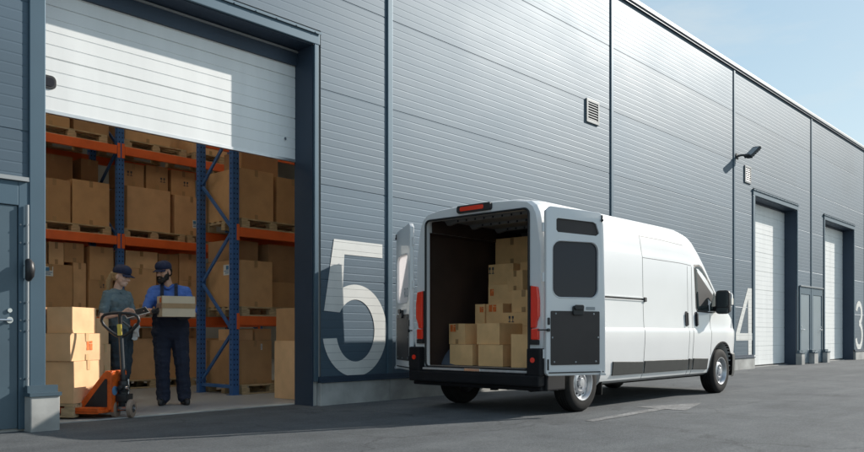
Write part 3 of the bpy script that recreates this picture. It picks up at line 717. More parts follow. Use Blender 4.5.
mb = MB(); mb.prism([(.34,.125),(.07,.125),(.07,.43),(.095,.43)], lambda x, z_: (x, .151, z_), lambda x, z_: (x, .154, z_)); mb.build('side_recess', M['black'], ch)
mb = MB(); mb.cyl((.0195, .09, .30), (.016, .09, .30), .05, n=20); mb.build('round_badge', P('badge', (.12, .25, .42), .5), ch)
mb = MB(); mb.cyl((-.03,0,.12),(-.03,0,.40),.05,n=20); mb.cyl((-.03,0,.40),(-.03,0,.47),.034,n=18); mb.box((-.10,-.075,.18),(.02,.075,.26)); mb.box((-.08,-.05,.28),(.0,.05,.36)); mb.cyl((-.03,-.085,.33),(-.03,.085,.33),.028,n=14)
mb.build('pump_unit', M['black'], pt, smooth=35, bevel=.004)
mb = MB(); mb.cyl((-.07,-.03,.42),(-.07,-.03,.24),.012,n=10); mb.cyl((-.105,.03,.33),(-.08,.03,.33),.02,n=12); mb.build('hydraulic_fittings', M['chrome'], pt, smooth=40)
# steered wheel pair turned across: axle along image-right
ax = Vector((-.984, -.175, 0))
for s_ in (-1, 1):
    c_ = Vector((-.03, 0, .10)) + ax*s_*.085
    mb = MB(); mb.lathe([(-.027, .035), (-.027, .085), (-.02, .10), (.02, .10), (.027, .085), (.027, .035)], c_, ax, 28); wl = mb.build('steer_wheel', M['pu'], pt, smooth=40)
    mb = MB(); mb.lathe([(-.030, .0), (-.030, .045), (.030, .045), (.030, .0)], c_, ax, 20); mb.build('wheel_hub', M['lampbody'], wl, smooth=40)
mb = MB(); a_ = Vector((-.03,0,.10)); mb.cyl(a_-ax*.13, a_+ax*.13, .016, n=12); mb.box((-.075,-.03,.10),(.015,.03,.16)); mb.build('axle', M['chrome'], pt, smooth=40)
# handle
back = Vector((-.175, .984, 0))
base_ = Vector((-.03, 0, .40)); top_ = base_ + Vector((0,0,.50)) + back*.02 - ax*.02
mb = MB(); mb.tube([base_, top_], .024, 12); mb.build('handle_shaft', M['lampbody'], pt, smooth=50)
mb = MB(); c0 = top_ + Vector((0,0,.0)); loop = []
shape = [(0,-.02),(.05,.0),(.12,.05),(.185,.115),(.205,.16),(.195,.20),(.165,.225),(.10,.24),(0,.245)]
for x_, z_ in shape: loop.append(c0 + ax*x_ + Vector((0,0,z_)) + back*z_*.12)
for x_, z_ in reversed(shape[1:-1]): loop.append(c0 - ax*x_ + Vector((0,0,z_)) + back*z_*.12)
mb.tube(loop, .017, 10, closed=True); mb.tube([c0 + Vector((0,0,-.03)), c0+Vector((0,0,.245))+back*.03], .022, 10)
lp = mb.build('loop_handle', M['black'], pt, smooth=60)
mb = MB(); mb.bar(c0+Vector((0,0,.0))+back*.03, c0+Vector((0,0,.12))+back*.045, .045, .012, up=back); mb.build('yellow_sticker', M['yellow'], lp)
mb = MB(); mb.tube([c0+Vector((0,0,.15))+ax*.02, c0+Vector((0,0,.12))+ax*.06, c0+Vector((0,0,.09))+ax*.10], .010, 8); mb.build('release_lever', M['lampbody'], lp, smooth=50)
# load
PX = Matrix.Translation(JO) @ Matrix.Rotation(JZ, 4, 'Z')
pc = PX @ Vector((.37+.6, -.09, .022)); pallet(pc, 'pallet lifted on the orange forks under the sunlit boxes', L=1.2, W_=.8, rz=JZ)
def load(x0, x1, y0, y1, z0, z1, label, **kw):
    c_ = PX @ Vector(((x0+x1)/2, (y0+y1)/2, 0)); dr = kw.pop('dr', 0)
    return carton(c_.x, c_.y, z0, x1-x0, y1-y0, z1-z0, label, rz=JZ+dr, **kw)
zp = .022+.146+.004
load(.38, 1.02, -.25, .30, zp, .625, 'biggest carton at the bottom of the pallet truck load', mat='card3', tape='y', tmat='tapepale', dr=R(1))
load(.385, .98, -.24, .31, .628, .925, 'flat carton with orange print in the middle of the truck load', mat='card3', tape='y', tmat='tapepale', mark=('x-', 'orange', .42, .55, .10, .10), dr=R(-2))
load(.42, .72, -.19, .255, .928, 1.21, 'carton with a bright sunlit side topping the truck load', mat='card3', tape='x', dr=R(1))
load(.75, 1.12, -.22, .27, .928, 1.21, 'carton atop the truck load cut by the left jamb', mat='card4', tape='x')
load(.45, .85, -.52, -.275, zp, .48, 'lowest carton of the far stack on the lifted pallet, behind the orange chassis', mat='card1', tape='y', tmat='tapepale')
load(.45, .85, -.52, -.275, .482, .80, 'middle carton of the far stack on the lifted pallet', mat='card3', tape='y', tmat='tapepale', dr=R(2))
load(.47, .83, -.51, -.285, .803, 1.10, 'upper carton of the far stack behind the black loop handle', mat='card3', tape='', dr=R(-2))

# ------------------------------------------------------------------ van
VX, VN = 7.40, 6.0
van = empty('delivery_van', (VX, VN, 0)); tag(van, 'white high roof delivery van parked at door 5 with its rear doors open', 'van')
PR = [(.88,.30),(.955,.335),(.985,.42),(1.0,.6),(1.014,.8),(1.019,.93),(1.016,.965),(1.001,1.0),(.992,1.15),(.988,1.3),(.984,1.6),(.978,1.94),(.966,1.985),(.953,2.08),(.936,2.19),(.912,2.30),(.868,2.385),(.79,2.44),(.6,2.475),(.3,2.49)]
TOPX = [(0,2.455),(.06,2.48),(.3,2.49),(3.3,2.49),(3.6,2.485),(3.82,2.46),(4.0,2.40),(4.14,2.31),(4.4,2.075),(4.95,1.53),(5.08,1.43),(5.22,1.36),(5.45,1.20),(5.6,1.06),(5.68,.93),(5.73,.75),(5.75,.62)]
WFX = [(0,.955),(.05,.985),(.14,1),(5.05,1),(5.25,.985),(5.42,.955),(5.55,.91),(5.66,.84),(5.72,.77),(5.75,.70)]
def lerp(T, x):
    if x <= T[0][0]: return T[0][1]
    for (a, u), (b_, v) in zip(T[:-1], T[1:]):
        if x <= b_: return u + (v-u)*(x-a)/(b_-a)
    return T[-1][1]
def section(x):
    top = lerp(TOPX, x); wf = lerp(WFX, x); out = []
    for w_, z_ in PR:
        zz = z_ if z_ <= 1.0 and top > 1.05 else (1.0 + (z_-1.0)*(top-1.0)/1.49 if top > 1.05 else .30 + (z_-.30)*(top-.30)/2.19)
        out.append((w_*wf, zz))
    return out
def body_y(x, z):
    S_ = section(x)
    for (w0, z0), (w1, z1) in zip(S_[:-1], S_[1:]):
        if z0 <= z <= z1: return w0 + (w1-w0)*(z-z0)/max(z1-z0, 1e-6)
    return S_[-1][0] if z > S_[-1][1] else S_[0][0]
ST = [0,.02,.05,.09,.14,.3,.6,.9,1.2,1.6,2.0,2.4,2.8,3.2,3.4,3.6,3.75,3.9,4.05,4.2,4.4,4.6,4.8,4.95,5.02,5.08,5.15,5.22,5.34,5.45,5.53,5.6,5.65,5.68,5.71,5.73,5.745,5.75]
bm = bmesh.new(); rings = []
for x in ST:
    S_ = section(x); ring = [bm.verts.new((x, -w_, z_)) for w_, z_ in S_] + [bm.verts.new((x, w_, z_)) for w_, z_ in reversed(S_)]
    rings.append(ring)
nr = len(rings[0])
for a, b_ in zip(rings[:-1], rings[1:]):
    for k in range(nr): bm.faces.new((a[k], a[(k+1) % nr], b_[(k+1) % nr], b_[k]))
bm.faces.new(list(reversed(rings[0]))); bm.faces.new(rings[-1])
bmesh.ops.recalc_face_normals(bm, faces=bm.faces)
me = bpy.data.meshes.new('body_shell'); bm.to_mesh(me); bm.free(); me.materials.append(M['van'])
body = bpy.data.objects.new('body_shell', me); COL.objects.link(body)
RW, FW, WR = .80, 4.85, .345                     # axles, wheel radius
cut = MB()
cutters = []
c1 = MB(); c1.prism(rrect(-.775, .775, .50, 2.325, .06), lambda y, z_: (-.3, y, z_), lambda y, z_: (.10, y, z_)); cutters.append(c1)
c2 = MB(); c2.box((.055, -.885, .505), (3.25, .885, 2.20)); cutters.append(c2)
c2 = MB(); c2.box((.056, -.80, 2.1), (3.2, .80, 2.39)); cutters.append(c2)
for xw in (RW, FW):
    for sg in (-1, 1):
        c_ = MB(); c_.cyl((xw, sg*.66, .36), (xw, sg*1.2, .36), .425 if xw == FW else .41, n=40); cutters.append(c_)
def bake(o):
    bpy.context.view_layer.update(); dg = bpy.context.evaluated_depsgraph_get()
    me2 = bpy.data.meshes.new_from_object(o.evaluated_get(dg), depsgraph=dg); o.modifiers.clear(); o.data = me2
tmp = []
for c_ in cutters:
    co = c_.build('cutter', M['van']); tmp.append(co)
    md = body.modifiers.new('b', 'BOOLEAN'); md.operation = 'DIFFERENCE'; md.object = co; md.solver = 'EXACT'
bake(body)
for co in tmp: bpy.data.objects.remove(co)
body.data.polygons.foreach_set('use_smooth', [True]*len(body.data.polygons)); body.data.set_sharp_from_angle(angle=R(19))
body.parent = van
def vp(mb, name, mat, parent=van, **kw): return mb.build(name, mat, parent, **kw)
# cargo lining, floor, roof
mb = MB()
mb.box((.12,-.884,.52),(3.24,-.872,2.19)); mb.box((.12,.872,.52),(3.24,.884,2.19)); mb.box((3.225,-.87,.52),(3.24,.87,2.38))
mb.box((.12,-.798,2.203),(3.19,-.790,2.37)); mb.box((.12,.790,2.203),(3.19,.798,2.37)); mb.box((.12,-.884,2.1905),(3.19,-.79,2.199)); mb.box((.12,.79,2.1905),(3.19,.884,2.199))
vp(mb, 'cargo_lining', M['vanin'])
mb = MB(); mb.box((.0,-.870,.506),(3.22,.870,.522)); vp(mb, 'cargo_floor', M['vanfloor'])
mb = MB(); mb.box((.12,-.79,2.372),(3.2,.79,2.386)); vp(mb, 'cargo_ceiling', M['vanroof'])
for x in (.35, .85, 1.4, 2.0, 2.6):
    mb = MB(); mb.prism([(-.79,2.371),(-.74,2.31),(-.60,2.335),(.60,2.335),(.74,2.31),(.79,2.371)], lambda y, z_: (x, y, z_), lambda y, z_: (x+.06, y, z_))
    mb.m = 1
    for q in range(-4, 5): mb.cyl((x-.001, q*.14, 2.352), (x-.0005, q*.14, 2.352), .014, n=10)
    vp(mb, 'roof_rib', [M['vanroof'], M['hole']], bevel=.0)
for sg in (-1, 1):
    mb = MB(); n = 14
    o_ = [(RW+.45*math.cos(math.pi*k/n), .36+.44*math.sin(math.pi*k/n)) for k in range(n+1)]
    i_ = [(RW+.41*math.cos(math.pi*k/n), .36+.405*math.sin(math.pi*k/n)) for k in range(n+1)]
    for k in range(n):
        q = [o_[k], o_[k+1], i_[k+1], i_[k]]; mb.prism(q, lambda x, z_: (x, sg*.60, z_), lambda x, z_: (x, sg*.90, z_))
    mb.prism(o_, lambda x, z_: (x, sg*.585, z_), lambda x, z_: (x, sg*.60, z_))
    vp(mb, 'wheel_housing', P('housing paint', (.10,.12,.15), .5) if sg < 0 else bpy.data.materials['housing paint'], smooth=40)
# rear frame seal, sill, bumper
pts = [(-.012, y, z_) for y, z_ in rrect(-.785, .785, .51, 2.335, .065)]
mb = MB(); mb.tube(pts, .013, 8, closed=True); vp(mb, 'door_seal', M['dark_seal'], smooth=60)
mb = MB(); mb.box((-.05,-.80,.488),(.12,.80,.5045)); mb.box((-.055,-.80,.462),(-.046,.80,.5)); sl = vp(mb, 'sill_step', M['alu'], bevel=.003)
mb = MB(); mb.box((-.062,-.12,.455),(-.05,.12,.512)); vp(mb, 'latch_plate', M['chrome'], sl, bevel=.004)
mb = MB(); mb.box((.02,-.78,.5235),(.11,.78,.526))
for k in range(40): mb.box((.03,-.77+k*.0387,.526),(.10,-.755+k*.0387,.530))
vp(mb, 'tread_strip', M['steel'], sl)
mb = MB(); mb.box((-.11,-.985,.335),(.02,.985,.462)); mb.box((-.04,-.97,.285),(.30,.97,.334)); mb.box((-.10,-.80,.462),(-.056,.80,.478))
for sg in (-1, 1):
    mb.box((-.10, min(sg*.815, sg*.995), .455),(.03, max(sg*.815, sg*.995), .76))
    mb.box((.02, min(sg*.86, sg*1.012), .285),(.385, max(sg*.86, sg*1.012), .47))
bu = vp(mb, 'rear_bumper', M['bumper'], bevel=.018)
for sg in (-1, 1):
    mb = MB(); mb.cyl((-.101, sg*.90, .63), (-.108, sg*.90, .63), .03, n=18); vp(mb, 'reflector', M['red'], bu, smooth=40)
# tail lights
for sg in (-1, 1):
    mb = MB()
    up = [(.825,1.46),(.915,1.445),(.935,1.30),(.935,1.12),(.905,1.06),(.890,.99),(.825,.985)]
    if sg < 0: up = [(-y, z_) for y, z_ in up]
    mb.prism(up, lambda y, z_: (.09, y*.985, z_), lambda y, z_: (-.035, y*(.99 if abs(y) > .95 else 1), z_)); tl = vp(mb, 'tail_light', M['red'], bevel=.012)
    mb = MB(); a_, b2 = sorted((sg*.825, sg*.925)); mb.box((-.028, a_, .855), (.09, b2, .98)); vp(mb, 'lower_lens', M['red'], tl, bevel=.01)
    mb = MB(); mb.box((-.03, a_, .80), (.09, b2, .853)); vp(mb, 'light_housing', M['black'], tl, bevel=.006)
    mb = MB(); a2, b3 = sorted((sg*.795, sg*.826)); mb.box((-.016, a2, .80), (.0, b3, 1.46)); vp(mb, 'light_surround', M['black'], tl, bevel=.003)
# high brake lamp
mb = MB(); mb.prism(rrect(-.27,.27,2.372,2.462,.03), lambda y, z_: (.06, y, z_), lambda y, z_: (-.04, y*.95, z_)); bl = vp(mb, 'high_brake_light', M['black'], bevel=.008)
mb = MB(); mb.prism(rrect(-.16,.20,2.392,2.442,.02), lambda y, z_: (-.038, y, z_), lambda y, z_: (-.046, y, z_)); vp(mb, 'brake_lens', M['red'], bl, bevel=.002)
# rear doors
def rear_door(hy, ang, sg, film):
    """hinge at (0,hy); door local x along width, y = inner face outwards (towards viewer), z up"""
    dr = bpy.data.objects.new('rear_door', None); COL.objects.link(dr); dr.parent = van; dr.location = (-.01, hy, 0)
    ux, uy = ang
    # local +Y is the inner face direction
    nx, ny = (uy, -ux) if sg < 0 else (-uy, ux)
    Mx = Matrix(((ux, nx, 0, -.01), (uy, ny, 0, hy), (0, 0, 1, 0), (0, 0, 0, 1)))
    dr.location = (-.01, hy, 0); dr.rotation_euler = (0, 0, math.atan2(uy, ux))
    yy = 1 if (Vector((-uy, ux)).dot(Vector((nx, ny))) > 0) else -1       # sign of inner face in local y
    W0, W1 = .0, .79; zb, zt0, zt1 = .455, 2.335, 2.30
    outl = [(W0+.0,zb+.03),(W0+.03,zb),(W1-.03,zb),(W1,zb+.03),(W1-.005,1.2),(W1-.03,zt1-.05),(W1-.08,zt1),(.06,zt0),(.0,zt0-.05)]
    big = rrect(.085, .685, 1.33, 1.95, .10, 6); band = [(.13,2.075),(.15,2.05),(.66,2.03),(.70,2.06),(.66,2.165),(.62,2.185),(.15,2.205),(.13,2.19)]
    mb = MB(); mb.prism(outl, lambda x, z_: (x, 0, z_), lambda x, z_: (x, yy*.055, z_))
    o = bpy.data.objects.new('door_shell', mb.mesh('door_shell', M['van'], None, .012, 3)); COL.objects.link(o)
    cs = []
    for pl_ in (big, band) :
        c_ = MB(); c_.prism(pl_, lambda x, z_: (x, -.2, z_), lambda x, z_: (x, .2, z_)); co = c_.build('cutter', M['van']); cs.append(co)
        if pl_ is band and film: continue
        md = o.modifiers.new('b', 'BOOLEAN'); md.operation = 'DIFFERENCE'; md.object = co; md.solver = 'EXACT'
    bake(o)
    for co in cs: bpy.data.objects.remove(co)
    o.data.polygons.foreach_set('use_smooth', [True]*len(o.data.polygons)); o.data.set_sharp_from_angle(angle=R(30)); o.parent = dr
    mb = MB(); mb.prism(big, lambda x, z_: (x, yy*.018, z_), lambda x, z_: (x, yy*.030, z_)); wn = mb.build('door_window', M['film'] if film else M['glass'], dr)
    if not film: mb = MB(); mb.prism(band, lambda x, z_: (x, yy*.018, z_), lambda x, z_: (x, yy*.036, z_)); mb.build('upper_recess', M['panelbrown'], dr)
    mb = MB(); pts = [(x, yy*.052, z_) for x, z_ in rrect(.078, .692, 1.322, 1.958, .105, 6)]; mb.tube(pts, .008, 6, closed=True); mb.build('window_rim', M['van'], dr, smooth=60)
    mb = MB(); mb.prism(rrect(.055, .70, .575, 1.175, .012, 2), lambda x, z_: (x, yy*.053, z_), lambda x, z_: (x, yy*.062, z_)); pn = mb.build('trim_board', M['panelbrown'], dr)
    for x, z_ in ((.10,.61),(.38,.605),(.65,.61),(.075,.88),(.68,.88),(.12,1.145),(.62,1.145)): MB().lathe([(0,.011),(.004,.009),(.006,.0)], (x, yy*.062, z_), (0, yy, 0), 10).build('screw', M['cap'], pn)
    mb = MB(); mb.prism(rrect(.335, .475, 1.13, 1.235, .02), lambda x, z_: (x, yy*.055, z_), lambda x, z_: (x, yy*.085, z_)); mb.prism(rrect(.345,.465,1.19,1.245,.02), lambda x, z_: (x, yy*.085, z_), lambda x, z_: (x, yy*.105, z_)); mb.build('inner_handle', M['black'], dr, bevel=.006)
    mb = MB(); mb.prism(rrect(.52, .64, 1.19, 1.225, .008), lambda x, z_: (x, yy*.055, z_), lambda x, z_: (x, yy*.058, z_)); mb.build('release_plate', M['cap'], dr)
    mb = MB(); mb.prism(rrect(.015, .04, 1.02, 1.10, .01), lambda x, z_: (x, yy*.055, z_), lambda x, z_: (x, yy*.068, z_)); mb.box((-.11, yy*.06-.008, .955), (.03, yy*.06+.008, .972)); mb.cyl((.02, yy*.055, .963), (.02, yy*.08, .963), .018, n=12); mb.build('check_strap', M['black'], dr)
    mb = MB(); mb.box((.03, min(yy*.053, yy*.064), .485), (.755, max(yy*.053, yy*.064), .497)); mb.box((.012, min(yy*.053, yy*.062), .52), (.03, max(yy*.053, yy*.062), .64)); mb.build('lower_seal', M['dark_seal'], dr)
    mb = MB(); mb.box((.70, min(yy*.0, yy*.075), .45), (.775, max(yy*.0, yy*.075), .475)); mb.cyl((.72, yy*.06, .47), (.72, yy*.06, .50), .014, n=10); mb.build('lower_latch', M['alu'], dr)
    mb = MB(); mb.cyl((.735, yy*.055, 2.21), (.735, yy*.072, 2.21), .016, n=10); mb.box((.728, min(yy*.056, yy*.066), 2.21), (.742, max(yy*.056, yy*.066), 2.27)); mb.build('upper_latch', M['black'], dr)
    for z_ in (.70, 1.55, 2.1):
        mb = MB(); mb.cyl((-.012, yy*.01, z_-.05), (-.012, yy*.01, z_+.05), .016, n=12); mb.box((-.012, min(0, yy*.02), z_-.04), (.06, max(0, yy*.02), z_+.04)); mb.build('hinge', M['van'], dr)
    return dr, yy
rear_door(-.985, (.912, -.411), -1, False)
ld, lyy = rear_door(.985, (.53, .848), 1, True)
# two letters on the film of the left door window (faint, as in the photograph)
def letters(dr, yy):
    mb = MB(); z0 = 1.40; h_ = .12; y0, y1 = yy*.0305, yy*.032
    s = -1 if yy > 0 else 1
    def seg(x0, x1, za, zb): mb.box((x0, min(y0,y1), za), (x1, max(y0,y1), zb))
    # R then O, written to be read from the inner face
    def X(u): return .40 - u if yy > 0 else .28 + u
    def sg_(u0, u1, za, zb): a, b_ = sorted((X(u0), X(u1))); seg(a, b_, za, zb)
    sg_(0,.022,z0,z0+h_); sg_(.022,.075,z0+h_-.02,z0+h_); sg_(.022,.075,z0+.052,z0+.072); sg_(.065,.088,z0+.072,z0+h_-.02)
    mb.bar((X(.035), (y0+y1)/2, z0+.055), (X(.085), (y0+y1)/2, z0+.004), .0015, .024, up=(0,0,1))
    sg_(.115,.137,z0+.015,z0+h_-.015); sg_(.183,.205,z0+.015,z0+h_-.015); sg_(.125,.195,z0,z0+.02); sg_(.125,.195,z0+h_-.02,z0+h_)
    mb.build('film_lettering', M['filmtext'], dr)
letters(ld, lyy)
# side details (right side is the one seen; the left gets the same)
def side_patch(poly, o, sg, t_=.012):
    mb = MB()
    mb.prism(poly, lambda x, z_: (x, sg*(body_y(x, z_)-t_), z_), lambda x, z_: (x, sg*(body_y(x, z_)+o), z_)); return mb
def strip(pts, wd, o, sg, horiz):
    mb = MB()
    for (xa, za), (xb, zb) in zip(pts[:-1], pts[1:]):
        if horiz: q = [(xa, za-wd/2), (xb, zb-wd/2), (xb, zb+wd/2), (xa, za+wd/2)]
        else: q = [(xa-wd/2, za), (xa+wd/2, za), (xb+wd/2, zb), (xb-wd/2, zb)]
        mb.prism(q, lambda x, z_: (x, sg*(body_y(x, z_)-.01), z_), lambda x, z_: (x, sg*(body_y(x, z_)+o), z_))
    return mb
zs = [.31,.335,.36,.39,.42,.47,.53,.6,.7,.8,.87,.93,.947,.965,.982,1.0,1.07,1.15,1.22,1.3,1.4,1.5,1.6,1.7,1.8,1.9,1.94,1.96,1.985,2.03,2.08,2.13,2.19,2.24]
for sg in (-1, 1):
    mb = strip([(2.30, z_) for z_ in zs if z_ >= .33], .008, .0012, sg, False); vp(mb, 'panel_gap', M['dark_seal'])
    mb = strip([(3.80, z_) for z_ in zs if z_ < 1.93], .009, .0012, sg, False); vp(mb, 'panel_gap', M['dark_seal'])
    mb = strip([(3.66, z_) for z_ in zs if z_ < 1.93], .006, .0012, sg, False); vp(mb, 'panel_gap', M['dark_seal'])
    mb = strip([(2.31, 1.93), (2.6, 1.93), (2.9, 1.93), (3.2, 1.93), (3.4, 1.93), (3.6, 1.925), (3.79, 1.915)], .006, .0012, sg, True); vp(mb, 'panel_gap', M['dark_seal'])
    mb = strip([(2.30, 2.22), (2.9, 2.22), (3.6, 2.20)], .007, .0012, sg, True); vp(mb, 'panel_gap', M['dark_seal'])
    mb = strip([(.95, 1.375), (1.6, 1.375), (2.30, 1.375)], .022, .001, sg, True); rl = vp(mb, 'slide_rail', M['dark_seal'])
    mb = strip([(.95, 1.394), (2.30, 1.394)], .010, .010, sg, True); mb2 = strip([(.95, 1.356), (2.30, 1.356)], .010, .010, sg, True); mb.add(mb2.v, mb2.f); vp(mb, 'rail_lip', M['van'], rl)
    mb = side_patch(rrect(2.31, 2.37, 1.345, 1.405, .01), .022, sg); vp(mb, 'rail_carrier', M['black'], rl, bevel=.004)
    for x0, x1 in ((1.48, 2.285), (2.315, 3.645), (3.675, 3.785), (3.815, 4.33)):
        mb = side_patch([(x0,.40),(x1-.0,.385 if x1 > 4 else .40),(x1,.555 if x1 < 4 else .55),(x0,.575 if x0 < 2 else .565)], .016, sg); vp(mb, 'side_moulding', M['mould'], bevel=.006)
    for x in (3.60, 3.93):
        mb = side_patch(rrect(x-.04, x+.045, 1.03, 1.245, .025), .004, sg); hd = vp(mb, 'door_handle', M['hole'])
        mb = side_patch(rrect(x-.018, x+.022, 1.045, 1.23, .014), .032, sg, -.018); vp(mb, 'grip', M['black'], hd, bevel=.006)
    gl = [(3.93,1.30),(3.98,1.245),(4.5,1.235),(4.96,1.27),(4.66,1.56),(4.38,1.83),(4.24,1.93),(4.12,1.955),(3.90,1.94),(3.885,1.90)]
    mb = side_patch(gl, .0015, sg); sw = vp(mb, 'side_window', M['dark_seal'])
    gi = [(3.965,1.30),(4.0,1.275),(4.40,1.265),(4.40,1.765),(4.23,1.895),(4.12,1.925),(3.935,1.91),(3.92,1.88)]
    mb = side_patch(gi, .004, sg); vp(mb, 'pane', M['cabglass'], sw)
    gq = [(4.44,1.265),(4.87,1.292),(4.64,1.52),(4.44,1.73)]
    mb = side_patch(gq, .004, sg); vp(mb, 'pane', M['cabglass'], sw)
    mb = strip([(4.43, z_) for z_ in zs if .55 < z_ < 1.23], .008, .0012, sg, False); vp(mb, 'panel_gap', M['dark_seal'])
    # mirror
    mb = MB(); y0 = sg*.99; yo = sg*1.20
    mb.tube([(4.62, sg*.97, 1.30), (4.60, sg*1.06, 1.31), (4.57, sg*1.12, 1.34)], .045, 10); ma = vp(mb, 'wing_mirror', M['black'], smooth=50)
    mb = MB(); mb.prism(rrect(1.03, 1.255, 1.22, 1.585, .06), lambda y, z_: (4.53, sg*y, z_), lambda y, z_: (4.66, sg*(1.14+(y-1.14)*.80), 1.40+(z_-1.40)*.88)); vp(mb, 'mirror_housing', M['black'], ma, bevel=.015, smooth=40)
    mb = MB(); mb.prism(rrect(1.055, 1.23, 1.33, 1.56, .035), lambda y, z_: (4.531, sg*y, z_), lambda y, z_: (4.523, sg*y, z_)); vp(mb, 'mirror_glass', M['mirror'], ma)
    mb = MB(); mb.prism(rrect(1.055, 1.23, 1.24, 1.315, .02), lambda y, z_: (4.531, sg*y, z_), lambda y, z_: (4.523, sg*y, z_)); vp(mb, 'mirror_glass', M['mirror'], ma)
    mb = MB(); mb.prism(rrect(1.10, 1.262, 1.36, 1.56, .05), lambda y, z_: (4.60, sg*y, z_), lambda y, z_: (4.69, sg*(1.16+(y-1.16)*.82), 1.44+(z_-1.44)*.85)); vp(mb, 'mirror_cover', M['van'], ma, bevel=.012, smooth=40)
    mb = MB(); mb.box((4.58, min(sg*1.235, sg*1.262), 1.36), (4.66, max(sg*1.235, sg*1.262), 1.46)); vp(mb, 'indicator', P('indicator', (.75,.72,.66), .2) if sg < 0 else bpy.data.materials['indicator'], ma, bevel=.006)
# windscreen, front bumper, grille, headlights
mb = MB(); xs = [4.28, 4.4, 4.6, 4.8, 4.95]; ny = 9; vs = []
for x in xs:
    zt = lerp(TOPX, x); wv_ = section(x)[-4][0]-.02
    for k in range(ny):
        y = -wv_ + 2*wv_*k/(ny-1); S_ = section(x); zz = None
        ay = abs(y)
        for (w0, z0), (w1, z1) in zip(S_[8:-1], S_[9:]):
            if w1 <= ay <= w0: zz = z0 + (z1-z0)*(w0-ay)/max(w0-w1, 1e-6)
        zz = zz if zz is not None else S_[-1][1]
        vs.append((x+.004, y, zz+.004))
mb.add(vs, [(a*ny+k, a*ny+k+1, (a+1)*ny+k+1, (a+1)*ny+k) for a in range(len(xs)-1) for k in range(ny-1)]); vp(mb, 'windscreen', M['cabglass'], smooth=60)
mb = MB(); fx = [(5.22,1.0),(5.42,.955),(5.55,.91),(5.66,.84),(5.72,.77),(5.76,.6),(5.775,.3),(5.78,0)]
vs = []; full = [(x, -w_*1.018) for x, w_ in fx] + [(x, w_*1.018) for x, w_ in reversed(fx[:-1])]
for z_, o in ((.24,-.03),(.30,.0),(.52,.012),(.60,.006),(.62,-.03)):
    for x, y in full: vs.append((x+o, y*(1+o*.3), z_))
n = len(full); mb.add(vs, [(a*n+k, a*n+k+1, (a+1)*n+k+1, (a+1)*n+k) for a in range(4) for k in range(n-1)]); vp(mb, 'front_bumper', M['mould'], smooth=40)
mb = MB(); mb.prism(rrect(-.5,.5,.66,.82,.04), lambda y, z_: (5.70, y, z_), lambda y, z_: (5.765, y, z_)); vp(mb, 'grille', M['black'])
for sg in (-1, 1):
    mb = MB(); mb.prism([(5.28,1.02),(5.60,.86),(5.62,.94),(5.40,1.14)], lambda x, z_: (x, sg*(body_y(x, z_)-.05), z_), lambda x, z_: (x, sg*(body_y(x, z_)+.006), z_)); vp(mb, 'headlight', M['lampglass'])
# arch lips and mud flaps
for xw in (RW, FW):
    for sg in (-1, 1):
        n = 20; r0, r1 = (.425, .445) if xw == FW else (.41, .425)
        mb = MB()
        for k in range(n):
            a0, a1 = R(-12+204*k/n), R(-12+204*(k+1)/n)
            q = [(xw+r0*math.cos(a0), .36+r0*math.sin(a0)), (xw+r1*math.cos(a0), .36+r1*math.sin(a0)), (xw+r1*math.cos(a1), .36+r1*math.sin(a1)), (xw+r0*math.cos(a1), .36+r0*math.sin(a1))]
            mb.prism(q, lambda x, z_: (x, sg*(body_y(x, max(z_,.31))-.03), z_), lambda x, z_: (x, sg*(body_y(x, max(z_,.31))+.008), z_))
        vp(mb, 'arch_lip', M['bumper'] if xw == FW else M['van'], smooth=40)
# wheels
for xw in (RW, FW):
    for sg in (-1, 1):
        rt = bpy.data.objects.new('wheel', None); COL.objects.link(rt); rt.parent = van; rt.location = (xw, sg*.885, WR)
        mb = MB(); h_ = .105
        prf = [(-h_,.205),(-h_-.006,.25),(-h_-.004,.30),(-h_+.012,.33),(-h_+.03,.342)]
        for g_ in (-.05, -.015, .02, .055): prf += [(g_-.006,.345),(g_-.004,.336),(g_+.004,.336),(g_+.006,.345)]
        prf += [(h_-.03,.342),(h_-.012,.33),(h_+.004,.30),(h_+.006,.25),(h_,.205)]
        mb.lathe(prf, (0,0,0), (0, sg, 0), 48); mb.build('tyre', M['rubber'], rt, smooth=35)
        mb = MB(); mb.lathe([(-h_,.20),(-.02,.185),(h_-.03,.19),(h_-.005,.198),(h_+.004,.212),(h_+.004,.204),(h_-.012,.19),(h_-.045,.178),(h_-.05,.155),(h_-.03,.135),(h_-.022,.10),(h_-.045,.085),(h_-.045,.06),(h_-.01,.055),(h_-.005,.05),(h_-.003,.0)], (0,0,0), (0, sg, 0), 48)
        mb.m = 1
        for k in range(12):
            a = 2*math.pi*k/12; c_ = Vector((.145*math.cos(a), sg*(h_-.036), .145*math.sin(a)))
            mb.lathe([(0,.0),(0.0,.017),(-.012,.017)], c_, (.35*math.cos(a), sg, .35*math.sin(a)), 12)
        mb.m = 0
        for k in range(5):
            a = 2*math.pi*k/5+.3; mb.cyl((.072*math.cos(a), sg*(h_-.047), .072*math.sin(a)), (.072*math.cos(a), sg*(h_-.028), .072*math.sin(a)), .010, n=8)
        mb.build('rim', [M['rim'], M['hole']], rt, smooth=35)
